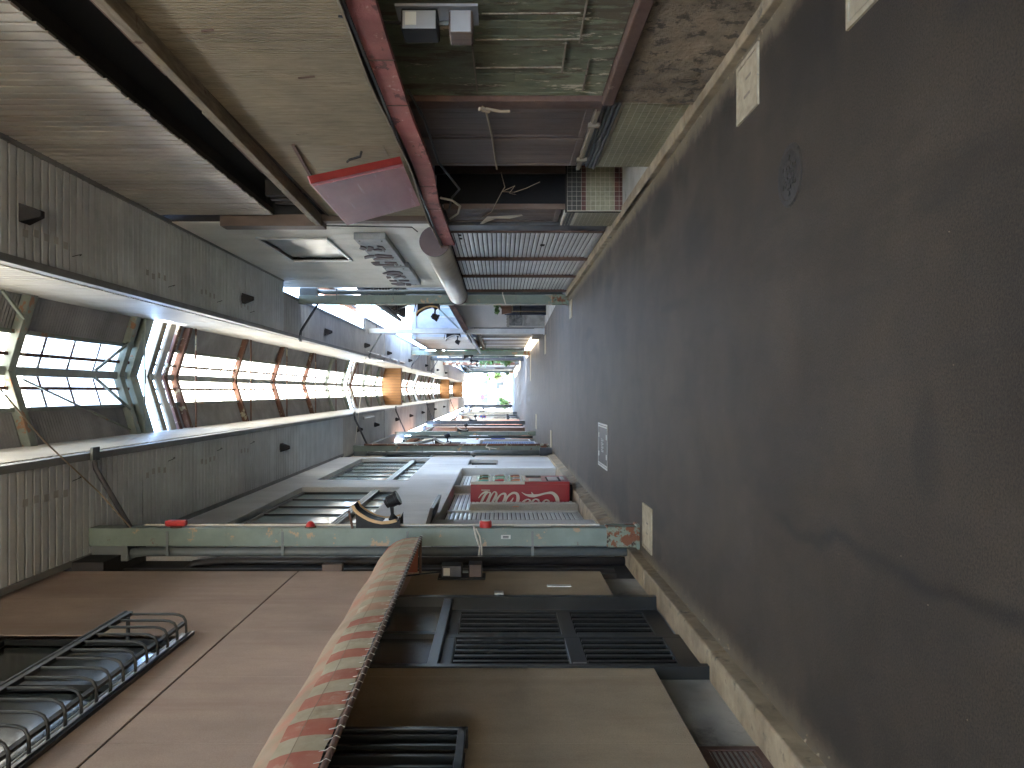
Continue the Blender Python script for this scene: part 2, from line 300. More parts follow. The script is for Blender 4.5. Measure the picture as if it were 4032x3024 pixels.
def link(name, me, loc=(0, 0, 0), parent=None):
    o = bpy.data.objects.new(name, me); col.objects.link(o)
    if parent is not None:
        o.parent = parent; po = WO[parent.name]; WO[o.name] = tuple(loc[i] for i in range(3))
        o.location = [loc[i] - po[i] for i in range(3)]
    else:
        o.location = loc; WO[o.name] = tuple(loc)
    return o
def bev(o, w_, seg=2):
    if w_:
        b = o.modifiers.new('bevel', 'BEVEL'); b.width = w_; b.segments = seg; b.limit_method = 'ANGLE'
    return o
def part(name, mb, m, parent, bevel=0, smooth=False, kind=None, label=None):
    org = WO[parent.name]
    o = link(name, mb.mesh(name, m, org, smooth), org, parent)
    if kind: o['kind'] = kind
    if label: o['label'] = label
    return bev(o, bevel)
def tag(o, label, cat, group=None):
    o['label'] = label; o['category'] = cat
    if group: o['group'] = group
    return o
def thing(name, label, cat, loc, group=None):
    o = bpy.data.objects.new(name, None); col.objects.link(o); o.location = loc; o.empty_display_size = .1
    WO[o.name] = tuple(loc); return tag(o, label, cat, group)
def solo(name, mb, m, label, cat, org, group=None, bevel=0, smooth=False):
    o = link(name, mb.mesh(name, m, org, smooth), org); tag(o, label, cat, group); return bev(o, bevel)
def struct(name, mb, m, org=(0, 0, 0), bevel=0):
    o = link(name, mb.mesh(name, m, org), org); o['kind'] = 'structure'; return bev(o, bevel)
def inst(name, me, parent, loc, rot=None, sc_=None):
    o = link(name, me, loc, parent)
    if rot: o.rotation_euler = rot
    if sc_: o.scale = sc_
    return o
def copy_tree(o, loc, label=None, parent=None, rotz=None, scale=None):
    c = o.copy(); col.objects.link(c); WO[c.name] = tuple(loc)
    if parent is None:
        c.location = loc
        if label: c['label'] = label
        if rotz is not None: c.rotation_euler.z = rotz
        if scale is not None: c.scale = scale
    else: c.parent = parent
    for ch in list(o.children): copy_tree(ch, loc, parent=c)
    return c
# measured position on a street-side wall plane: picture fraction measured on the photo -> (y, z) on the plane x = X
def onx(dx, dy, X):
    Y = X * 1661 / (846 - dy); return Y, EYE + (1080 - dx) / 1661 * Y

def cells(y0, y1, z0, z1, holes):
    ys = sorted({y0, y1, *[h for q in holes for h in q[:2] if y0 < h < y1]})
    zs = sorted({z0, z1, *[h for q in holes for h in q[2:] if z0 < h < z1]})
    out = []
    for a, b in zip(ys, ys[1:]):
        run = None
        for c, d in zip(zs, zs[1:]):
            my, mz = (a + b) / 2, (c + d) / 2
            if any(h[0] < my < h[1] and h[2] < mz < h[3] for h in holes):
                if run: out.append((a, b, *run)); run = None
            else: run = (run[0], d) if run else (c, d)
        if run: out.append((a, b, *run))
    return out
def wall_x(xf, xb, y0, y1, z0, z1, holes=()):
    m = MB()
    for a, b, c, d in cells(y0, y1, z0, z1, holes): m.box(xf, xb, a, b, c, d)
    return m

# ------------------------------------------------------------------ ground
struct('ground', MB().box(-500, 500, -200, 900, -.3, -.03), 'ground')
road = MB().add([(-1.68, -8.5, 0), (2.03, -8.5, 0), (2.03, 16.4, 0), (-1.68, 16.4, 0)], [(0, 1, 2, 3)])
road.add([(-2.3, 16.4, 0), (3.0, 16.4, 0), (3.0, 134, 0), (-2.3, 134, 0)], [(0, 1, 2, 3)])
struct('road', road, 'asphalt')
struct('bounce_paving', MB().box(-40, 40, -26, -8.5, -.2, -.002), 'sandy_bounce')  # unseen pale ground added behind the camera to bounce fill light
struct('side_yard_paving', MB().box(3.0, 14, 16.4, 25, -.1, .012), 'concrete_grey')
struct('lot_apron', MB().hexa([(2.35, 16.6, 0), (3.02, 16.6, 0), (3.02, 25, 0), (2.1, 25, 0), (2.5, 16.6, .03), (3.02, 16.6, .06), (3.02, 25, .06), (2.3, 25, .03)]), 'concrete_grey')
# left kerb: stones butted end to end
lk = link('kerb', MB().box(-1.95, -1.72, -8, 8.5, -.05, .07).mesh('kerb', 'concrete'), (0, 0, 0)); lk['kind'] = 'structure'
ys = [-2, 1.6, 3.4, 4.93, 7.2, 8.6]
for a, b in zip(ys, ys[1:]):
    part('kerb_stone', MB().box(-1.87, -1.665, a + .006, b - .006, -.02, .105 + random.uniform(-.004, .004)), 'concrete', lk, .012)
for a, b in ((8.6, 10.2), (10.2, 12.4), (12.4, 14.6), (14.6, 16.8), (16.8, 19), (19, 21)):
    part('kerb_stone', MB().hexa([(-2.0, a + .005, -.02), (-1.66, a + .005, -.02), (-1.66, b - .005, -.02), (-2.0, b - .005, -.02),
                                  (-2.0, a + .005, .19), (-1.70, a + .005, .17), (-1.71, b - .005, .17), (-2.0, b - .005, .19)]), 'concrete', lk, .01)
# right kerb strip
rk = link('kerb_strip', MB().box(2.03, 2.3, -8, 16.5, -.05, .045).mesh('kerb_strip', 'concrete'), (0, 0, 0)); rk['kind'] = 'structure'
for a, b in ((-2, 0), (0, 3), (3, 5.8), (5.8, 8.2), (8.2, 10.7), (10.7, 13.4), (13.4, 16.4)):
    part('kerb_stone', MB().box(2.0, 2.12, a + .004, b - .004, -.02, .06), 'concrete', rk, .01)
# crumbs of broken mortar along the right kerb
cr = MB()
for i in range(170):
    y = random.uniform(2.8, 15); x = 2.0 - abs(random.gauss(0, .03)); s_ = random.uniform(.003, .009)
    cr.hexa([(x - s_, y - s_, 0), (x + s_, y - s_ * .7, 0), (x + s_ * .8, y + s_, 0), (x - s_, y + s_, 0),
             (x - s_ * .5, y - s_ * .5, s_ * 1.1), (x + s_ * .5, y - s_ * .4, s_), (x + s_ * .4, y + s_ * .4, s_), (x - s_ * .5, y + s_ * .5, s_ * 1.2)])
for i in range(110):
    y = random.uniform(2.8, 20); x = -1.66 + abs(random.gauss(0, .025)); s_ = random.uniform(.003, .008)
    cr.hexa([(x - s_, y - s_, 0), (x + s_, y - s_ * .7, 0), (x + s_ * .8, y + s_, 0), (x - s_, y + s_, 0),
             (x - s_ * .5, y - s_ * .5, s_ * 1.1), (x + s_ * .5, y - s_ * .4, s_), (x + s_ * .4, y + s_ * .4, s_), (x - s_ * .5, y + s_ * .5, s_ * 1.2)])
for i in range(40):   # grit on the road
    y = 2 + random.random() ** 1.5 * 14; x = random.uniform(-1.6, 1.95); s_ = random.uniform(.001, .0028)
    cr.hexa([(x - s_, y - s_, 0), (x + s_, y - s_, 0), (x + s_, y + s_, 0), (x - s_, y + s_, 0), (x - s_ * .5, y - s_ * .5, s_), (x + s_ * .5, y - s_ * .5, s_), (x + s_ * .5, y + s_ * .5, s_), (x - s_ * .5, y + s_ * .5, s_)])
o = link('loose_grit', cr.mesh('loose_grit', 'concrete'), (0, 0, 0)); o['kind'] = 'stuff'; o['label'] = 'loose grit and crumbs of mortar scattered along the kerbs'

# round cast-iron cover
t = thing('manhole_cover', 'round patterned cast iron cover set in the asphalt, nearest the camera', 'manhole cover', (1.08, 3.84, 0))
rim = MB()
for k in range(32):
    a, b = 2 * math.pi * k / 32, 2 * math.pi * (k + 1) / 32
    P = lambda r, t_, z: (1.08 + r * math.cos(t_), 3.84 + r * math.sin(t_), z)
    rim.add([P(.125, a, .008), P(.15, a, .008), P(.15, b, .008), P(.125, b, .008)], [(0, 1, 2, 3)])
    rim.add([P(.15, a, .008), P(.158, a, 0), P(.158, b, 0), P(.15, b, .008)], [(0, 1, 2, 3)])
part('frame', rim, 'iron', t)
part('lid', MB().disc((1.08, 3.84, .0035), .122, 'z', .006, 32), 'iron', t)
rel = MB()
for k in range(6):
    a = 2 * math.pi * k / 6
    for r_, d_ in ((.03, 0), (.06, .25), (.06, -.25), (.09, 0)):
        c = (1.08 + r_ * math.cos(a + d_), 3.84 + r_ * math.sin(a + d_)); rel.disc((*c, .008), .014, 'z', .006, 6)
part('relief', rel, 'iron', t)
# long rectangular cover with white border, letters in the middle
t = thing('manhole_cover', 'dark rectangular cover with white edge bars and small white letters', 'manhole cover', (-.76, 10.85, 0))
part('lid', MB().box(-1.04, -.48, 10.38, 11.28, .001, .006), 'iron', t)
wm = MB()
wm.box(-1.07, -1.045, 10.36, 11.3, .004, .01).box(-1.035, -1.015, 10.38, 11.28, .006, .01).box(-.475, -.45, 10.36, 11.3, .004, .01).box(-.505, -.485, 10.38, 11.28, .006, .01)
wm.box(-1.07, -.45, 10.355, 10.37, .004, .008).box(-1.07, -.45, 11.29, 11.305, .004, .008)
for x in (-.93, -.66):
    for y in (10.42, 11.2): wm.box(x, x + .07, y - .02, y + .04, .006, .011)
part('white_marking', wm, 'white_line', t)
lt = MB()
for k in range(4):
    lt.box(-.85 + k * .05, -.815 + k * .05, 10.74, 10.76, .006, .01).box(-.85 + k * .05, -.84 + k * .05, 10.74, 10.94, .006, .01)
    lt.box(-.85 + k * .05, -.815 + k * .05, 10.84, 10.86, .006, .01).box(-.825 + k * .05, -.815 + k * .05, 10.84, 10.94, .006, .01)
part('lettering', lt, 'white_line', t)
# square concrete utility covers, one at each arcade post
def sq_cover(x0, x1, y0, y1, label, mark=False):
    t = thing('utility_cover', label, 'utility cover', ((x0 + x1) / 2, (y0 + y1) / 2, 0), 'square concrete utility covers in the road')
    f = MB(); e = .025
    f.box(x0, x1, y0, y0 + e, .0, .012).box(x0, x1, y1 - e, y1, 0, .012).box(x0, x0 + e, y0 + e, y1 - e, 0, .012).box(x1 - e, x1, y0 + e, y1 - e, 0, .012)
    part('frame', f, 'cover', t); part('lid', MB().box(x0 + e + .006, x1 - e - .006, y0 + e + .006, y1 - e - .006, 0, .009), 'cover', t)
    if mark:
        cx, cy_ = (x0 + x1) / 2, (y0 + y1) / 2
        part('lifting_slot', MB().box(cx - .06, cx - .045, cy_ - .05, cy_ + .05, .009, .0115).box(cx + .04, cx + .055, cy_ - .07, cy_ + .02, .009, .0105), 'wood_grey', t)
sq_cover(1.61, 1.96, 4.30, 4.68, 'square beige concrete cover beside the crumbling stucco base', True)
sq_cover(1.5, 1.85, 2.86, 3.2, 'pale square cover at the near right, cut by the edge of the picture')
sq_cover(-1.56, -1.12, 7.32, 7.78, 'square beige cover right in front of the nearest green post', True)
sq_cover(1.5, 1.86, 15.45, 15.95, 'pale cover in front of the green post past the shutters')
sq_cover(-1.6, -1.1, 21.6, 22.1, 'pale cover in front of the post beside the white building')
sq_cover(-1.5, -.9, 30.4, 31.2, 'pale cover in front of the third left post')
sq_cover(1.2, 1.8, 24.2, 24.9, 'pale cover in front of the pale blue white post')
sq_cover(.5, 1.75, 36.0, 36.9, 'long pale cover in front of the third right post')

# ------------------------------------------------------------------ arcade canopy
CX = .24; HW = .89; SO = 1.97; ZS = 5.75; ZF = 6.9; ZR = 7.17
XI = (CX - HW, CX + HW)
def xo(side, y):
    if side < 0: return -1.74 if y < 21 else -1.85
    return 2.22 if y < 15.2 else (1.97 if y < 24.4 else 2.36)
secs = [(-6.5, 12.0, 'nearest stretch of arcade canopy with grey strip soffits and green roof frames'),
        (12.35, 28.0, 'second stretch of arcade canopy with rust red roof frames under a skylight'),
        (28.4, 50.0, 'third stretch of arcade canopy holding the first orange plank board'),
        (50.4, 63.0, 'fourth short stretch of arcade canopy with pale green frames'),
        (63.4, 94.0, 'last stretch of arcade canopy before the sunlit open street')]
pl_soff = {}
def strip_mesh(name, L, axis, m):
    if (name, L, m) not in pl_soff:
        mb = MB()
        if axis == 'x': mb.prism([(.016, .006), (.016, -.016), (.104, -.016), (.104, .006)], 'x', 0, L)   # (y,z)
        pl_soff[(name, L, m)] = mb.mesh(name, m)
    return pl_soff[(name, L, m)]
def vstrip_mesh(name, H, m, s):    # vertical strip 0.1 wide facing -s*x
    if (name, H, m, s) not in pl_soff:
        mb = MB().prism([(s * .004, .015), (-s * .014, .015), (-s * .014, .105), (s * .004, .105)], 'z', 0, H)
        pl_soff[(name, H, m, s)] = mb.mesh(name, m)
    return pl_soff[(name, H, m, s)]
for si, (ya, yb, lab) in enumerate(secs):
    t = thing('arcade_canopy', lab, 'arcade roof', (CX, ya, ZS), 'stretches of the arcade canopy')
    sm = 'spandrel' if si < 1 else 'spandrel_w'
    # soffits
    yr, yb0 = ya, yb
    yb = secs[si + 1][0] if si + 1 < len(secs) else yb
    back = MB(); rest = MB(); fback = MB(); frest = MB(); trim = MB()
    for s in (-1, 1):
        xi = XI[0] if s < 0 else XI[1]
        cuts = [ya] + [c for c in ((21.0,) if s < 0 else (15.2, 24.4)) if ya < c < yb] + [yb]
        for a, b in zip(cuts, cuts[1:]):
            x2 = xo(s, (a + b) / 2); back.box(xi, x2, a, b, ZS + .008, ZS + .05)
            if si > 1: trim.box(xi + s * .0, x2, a - .02, a, ZS - .05, ZS + .05)
            trim.box(x2 - s * .05, x2 + s * .01, a, b, ZS - .035, ZS + .06)
            y = a
            while y < b - .05:
                L = round(abs(x2 - xi) - .05, 3)
                x0_ = min(xi, x2 - s * .05)
                lim = 20.9
                if 6.0 < y < lim and si < 2:
                    inst('soffit_strip', strip_mesh('soffit_strip', L, 'x', 'spandrel' if y < (15.2 if s > 0 else 21) else sm), t, (x0_, y, ZS))
                elif y < 45: rest.prism([(y + .016, ZS), (y + .016, ZS - .016), (y + .104, ZS - .016), (y + .104, ZS)], 'x', x0_, x0_ + L)
                y += .12
            if a >= 45: rest.box(x0_, x0_ + L, a, b, ZS - .006, ZS + .006)
            elif b > 45: pass
        # inner upright fascia
        fback.box(xi, xi + s * .03, ya, yb, ZS + .05, ZF)
        trim.box(xi - s * .012, xi + s * .06, ya, yb, ZS - .045, ZS + .075)
        y = ya
        while y < yb - .05:
            if 5.8 < y < 13.5 and si < 2: inst('fascia_strip', vstrip_mesh('fascia_strip', ZF - ZS - .08, 'fascia', s), t, (xi - s * .008, y, ZS + .08))
            elif y < 30: frest.prism([(xi - s * .008, y + .010), (xi - s * .019, y + .010), (xi - s * .019, y + .110), (xi - s * .008, y + .110)], 'z', ZS + .08, ZF)
            y += .12
        if yb > 30: frest.box(xi - s * .012, xi - s * .004, max(ya, 30), yb, ZS + .08, ZF)
        back.box(xi + s * .03, xi + s * .06, ya, yb, ZF - .05, ZF + .12)
        # lid over the side void
        back.box(xi + s * .03, (-1.8 if s < 0 else 2.0), ya, yb, ZS + .9, ZS + .95)
    if si > 0 : pass
    part('soffit_backing', back, 'joint_grey', t); part('soffit_sheet', rest, sm, t, kind='stuff' if si < 3 else None)
    part('fascia_backing', fback, 'joint_cream', t)
    part('fascia_sheet', frest, 'fascia', t, kind='stuff' if si < 2 else None)
    part('edge_trim', trim, 'trim' if si < 2 else 'spandrel_w', t)
    yb = yb0
    # roof frames
    if si == 0: fr = [-6, -3, 0, 2.9, 5.9, 8.87, 11.45]
    elif si == 1: fr = [13.4, 16.4, 19.2, 22.2, 25.0, 27.6]
    else:
        n_ = max(2, round((yb - ya - .8) / 3)); fr = [ya + .5 + (yb - ya - 1) * k / n_ for k in range(n_ + 1)]
    def zr(x, d=0): return ZF + .03 + (ZR - ZF) * (1 - abs(x - CX) / HW) + d
    for k, fy in enumerate(fr):
        mb = MB(); dw = .07 if si == 0 else .055; dh = .12
        for s in (-1, 1):
            mb.hexa([(CX, fy - dw, zr(CX, -dh)), (CX + s * HW, fy - dw, zr(CX + HW, -dh)), (CX + s * HW, fy + dw, zr(CX + HW, -dh)), (CX, fy + dw, zr(CX, -dh)),
                     (CX, fy - dw, zr(CX, -.01)), (CX + s * HW, fy - dw, zr(CX + HW, -.01)), (CX + s * HW, fy + dw, zr(CX + HW, -.01)), (CX, fy + dw, zr(CX, -.01))])
        rusty = (si == 1 and k in (0, 1, 2, 3)) or (si == 0 and k == len(fr) - 1) and False or (si > 1 and k % 3 == 0)
        part('roof_frame', mb, 'rust' if rusty else 'frame_green', t, .008)
        if si >= 1 or k == len(fr) - 1:
            part('tie_rod', MB().tube([(XI[0], fy + .18, ZF - .08), (XI[1], fy + .18, ZF - .08)], .016, 6), 'rust' if si else 'frame_green', t)
    if si == 0:    # doubled end frame
        mb = MB()
        for s in (-1, 1):
            mb.hexa([(CX, 11.68, zr(CX, -.13)), (CX + s * HW, 11.68, zr(CX + HW, -.13)), (CX + s * HW, 11.93, zr(CX + HW, -.13)), (CX, 11.93, zr(CX, -.13)),
                     (CX, 11.68, zr(CX, 0)), (CX + s * HW, 11.68, zr(CX + HW, 0)), (CX + s * HW, 11.93, zr(CX + HW, 0)), (CX, 11.93, zr(CX, 0))])
        part('end_flashing', mb, 'frame_green', t, .006)
    # purlins
    pm = MB(); zz = [(-.45, .05), (-.2, .04), (.2, .04), (.45, .05)]
    ridge = MB().box(CX - .055, CX + .055, ya + .1, yb - .05, zr(CX, -.085), zr(CX, -.02))
    part('ridge_beam', ridge, 'ridge_paint', t, .005)
    for x, w_ in zz:
        part('purlin', MB().box(CX + x - w_ / 2, CX + x + w_ / 2, ya + .1, yb - .05, zr(CX + x, -.06), zr(CX + x, -.012)), 'frame_green' if abs(x) > .3 else 'rust', t)
    # flashings at the start of each later stretch
    y0s = ya
    if si:
        for q, (o0, o1, dz) in enumerate(((.02, .2, -.02), (.24, .44, -.06), (.5, .62, -.09))):
            mb = MB()
            for s in (-1, 1):
                mb.hexa([(CX, ya + o0, zr(CX, dz - .05)), (CX + s * HW, ya + o0, zr(CX + HW, dz - .05)), (CX + s * HW, ya + o1, zr(CX + HW, dz - .05)), (CX, ya + o1, zr(CX, dz - .05)),
                         (CX, ya + o0, zr(CX, dz)), (CX + s * HW, ya + o0, zr(CX + HW, dz)), (CX + s * HW, ya + o1, zr(CX + HW, dz)), (CX, ya + o1, zr(CX, dz))])
            part('end_flashing', mb, ('wood_grey', 'outer_wall', 'rust')[q], t, .006)
        y0s = ya + .55
    # sheets: corrugation runs down the slope
    def sheet(xa, xb, a, b, pitch, amp, step):
        m = MB(); n = max(2, int((b - a) / step)); 
        for i in range(n + 1):
            y = a + (b - a) * i / n; h = amp * math.cos(2 * math.pi * y / pitch)
            m.v += [(xa, y, zr(xa) + h), (xb, y, zr(xb) + h)]
        for i in range(n): m.f.append((2 * i, 2 * i + 1, 2 * i + 3, 2 * i + 2))
        return m
    for s in (-1, 1):
        bays = [y0s] + [f for f in fr if f > y0s + .3] + [yb]
        for a, b in zip(bays, bays[1:]):
            fine = b < 30
            st = .012 if fine else .2; pt = .06; am = .008 if fine else 0
            part('dark_roof_sheet', sheet(CX + s * .45, CX + s * (HW + .14), a, b, pt, am, st), 'roof_opaque', t)
            npan = 4 if 4 < a < 30 and b - a > 1 else 1
            for (u, v) in ((.0, .2), (.2, .45)):
                for q in range(npan):
                    aa = a + (b - a) * q / npan; bb = a + (b - a) * (q + 1) / npan
                    part('skylight_panel', sheet(CX + s * u, CX + s * v, aa + .004, bb - .004, pt, am, st), 'roof_clear', t)
                if npan > 1:
                    pass
            if npan > 1:
                gb = MB()
                for q in range(1, npan):
                    yy = a + (b - a) * q / npan
                    gb.hexa([(CX, yy - .02, zr(CX, -.014)), (CX + s * .45, yy - .02, zr(CX + s * .45, -.014)), (CX + s * .45, yy + .02, zr(CX + s * .45, -.014)), (CX, yy + .02, zr(CX, -.014)),
                             (CX, yy - .02, zr(CX, -.006)), (CX + s * .45, yy - .02, zr(CX + s * .45, -.006)), (CX + s * .45, yy + .02, zr(CX + s * .45, -.006)), (CX, yy + .02, zr(CX, -.006))])
                part('glazing_bar', gb, 'rust', t)
    # cross bracing in a few bays
    if si == 0:
        for s in (-1, 1):
            part('brace', MB().bar((CX + s * .05, 10.6, 7.03), (CX + s * .5, 11.4, 6.93), .03), 'frame_green', t)
            part('brace', MB().bar((CX + s * .8, 11.2, 6.83), (CX + s * .1, 8.95, 7.0), .02) if s < 0 else MB().bar((CX + .85, 8.3, 6.82), (CX + .6, 8.8, 6.9), .03), 'frame_green', t)
    if si == 2:
        for s in (-1, 1): part('brace', MB().bar((CX + s * .1, 40, 7.0), (CX + s * .8, 42.8, 6.85), .05), 'rust', t)

# plank boards hung across the arcade
def plank_board(y, x0, x1, z0, z1, label, n, glyphs=False):
    t = thing('hanging_board', label, 'board', ((x0 + x1) / 2, y, z0), 'orange brown plank boards hung across the arcade')
    w_ = (x1 - x0) / n
    for k in range(n):
        pr = -.03 if (k < n * .22 or k >= n * .78) else 0
        part('plank', MB().box(x0 + k * w_ + .006, x0 + (k + 1) * w_ - .006, y + pr, y + .04, z0, z1), 'wood_board', t)
    part('frame', MB().box(x0 - .03, x1 + .03, y - .045, y + .06, z0 - .05, z0 - .002).box(x0 - .03, x1 + .03, y + .042, y + .06, z0, z1), 'brown_trim', t)
    if glyphs:
        for gx in (.15, .5, .85):
            c = x0 + (x1 - x0) * gx; m = MB()
            m.box(c - .1, c + .1, y - .05, y - .035, 5.75, 5.80).box(c - .03, c + .03, y - .05, y - .035, 5.55, 5.95).box(c - .12, c + .12, y - .05, y - .035, 5.5, 5.55)
            part('character', m, 'white_line', t)
plank_board(36.8, XI[0] - .1, XI[1], 6.2, 7.1, 'biggest orange brown plank board hanging under the skylight, nearest of the three', 14)
plank_board(71.5, XI[0] - .1, XI[1], 6.2, 7.1, 'plain orange plank board hanging further along the arcade, middle of the three', 14)
plank_board(91.5, XI[0] - .1, XI[1], 5.95, 7.1, 'farthest plank board with small white characters at the end of the arcade', 12, True)

# ------------------------------------------------------------------ arcade posts
def post(name_label, xc, Y, side, m='post', base='post_base', W=.19, pipe=True, brace=True, h=ZS):
    # side -1 left of the street, +1 right
    t = thing('arcade_post', name_label, 'post', (xc, Y + .1, 0), 'steel posts carrying the arcade canopy')
    a, b = xc - W / 2, xc + W / 2
    sh = MB().box(a, b, Y, Y + W, .28, h - .02)
    part('shaft', sh, m, t, .008)
    part('base', MB().box(a - .012, b + .012, Y - .012, Y + W + .012, 0, .34).box(a - .03, b + .03, Y - .03, Y + W + .03, -.01, .03), base, t, .01)
    if pipe:
        px = xc + side * (W / 2 + .075)
        part('downpipe', MB().tube([(px, Y + .1, .12), (px, Y + .1, h - .55), (px + side * .02, Y + .1, h - .4)], .05, 12), 'pipe' if m != 'post_dark' else 'post_dark', t, smooth=True)
        part('hopper', MB().box(px - .085, px + .085, Y + .01, Y + .2, h - .42, h - .04), 'pipe', t, .01)
        for z in (1.1, 2.4, 3.7, 4.9):
            part('pipe_clip', MB().box(min(px, xc) - .02, max(px, xc) + .06, Y - .006, Y + .004, z, z + .025), 'pipe', t)
    if brace:
        xi = XI[0] if side < 0 else XI[1]
        part('brace_rod', MB().tube([(xc - side * W / 2, Y + .05, 5.32), (xi + side * .16, Y + .05, ZS - .07), (xi - side * .03, Y + .05, ZS - .035)], .028, 8), 'post_dark' if m != 'post_white' else 'pipe', t, smooth=True)
        part('brace_head', MB().box(xi - .07, xi + .07, Y - .02, Y + .12, ZS - .075, ZS - .047), 'pipe', t)
    part('conduit', MB().tube([(xc - side * (W / 2 + .012), Y + .13, .4), (xc - side * (W / 2 + .012), Y + .13, 1.9), (xc - side * (W / 2 + .014), Y + .12, 5.2)], .010, 6), 'white_cord', t)
    for z in (2.15, 4.3): part('seam_band', MB().box(a - .004, b + .004, Y - .004, Y + W + .004, z, z + .014), m, t)
    return t
L1 = post('nearest green post with peeling paint and a rusted foot, beside the striped awning', -1.515, 8.0, -1)
part('number_plate', MB().box(-1.53, -1.49, 7.985, 7.998, 1.34, 1.44), 'sticker', L1)
part('plate_writing', MB().box(-1.522, -1.514, 7.980, 7.986, 1.36, 1.42).box(-1.508, -1.5, 7.980, 7.986, 1.36, 1.42), 'cable', L1)
part('cable_tie', MB().tube([(-1.41, 8.1, 1.73), (-1.415, 7.985, 1.72), (-1.5, 7.98, 1.70), (-1.62, 7.985, 1.66), (-1.7, 8.0, 1.67)], .010, 6)
     .tube([(-1.42, 7.98, 1.70), (-1.5, 7.975, 1.66), (-1.62, 7.98, 1.64), (-1.7, 8.0, 1.64)], .008, 6), 'white_cord', L1)
part('label_strip', MB().box(-1.405, -1.399, 8.02, 8.06, .92, 1.30), 'sticker', L1)
R1 = post('green post with rusted foot at the far end of the right hand shutters', 1.955, 16.3, 1, W=.18)
part('cable_tie', MB().tube([(1.84, 16.28, 1.33), (1.95, 16.285, 1.36), (2.05, 16.28, 1.39), (2.12, 16.3, 1.40)], .014, 6), 'white_cord', R1)
R2 = post('pale blue white post before the grey gable wall', 1.97, 25.0, 1, m='post_white', base='post_white', W=.16, pipe=False)
R3 = post('green post standing at the far end of the slatted shopfront', 1.86, 37.0, 1, W=.22)
R4 = post('dark grey post on the right beside the hedge', 2.02, 47.5, 1, m='post_dark', base='post_dark', W=.2)
R5 = post('red brown rusty post on the right just past the dark grey one', 2.1, 57.8, 1, m='rust', base='post_dark', W=.2, brace=False)
R6 = post('pale green post farthest along the right side', 2.2, 84, 1, W=.28, h=5.6, brace=False)
L2 = post('green post with rusty pipe, beside the white building on the left', -1.66, 22.4, -1, W=.17)
part('rusty_pipe', MB().tube([(-1.545, 22.35, .05), (-1.545, 22.35, 5.4)], .032, 8), 'rust', L2)
part('cable_tie', MB().tube([(-1.5, 22.28, 1.8), (-1.6, 22.3, 1.86), (-1.62, 22.3, 1.78), (-1.72, 22.3, 1.74)], .016, 6).tube([(-1.62, 22.29, 1.86), (-1.66, 22.29, 1.55)], .012, 6), 'white_cord', L2)
L3 = post('green post on the left in front of the blue shutter', -1.71, 31.3, -1, W=.15)
L4 = post('black post on the left beside the orange red boards', -1.80, 44.6, -1, m='post_dark', base='post_dark', W=.19)
L5 = post('cream coloured post on the left in the sun', -1.85, 66, -1, m='house_cream', base='post_dark', W=.2)
L6 = post('dark post on the left at the end of the arcade', -1.7, 92, -1, m='post_dark', base='post_dark', W=.24, brace=False)

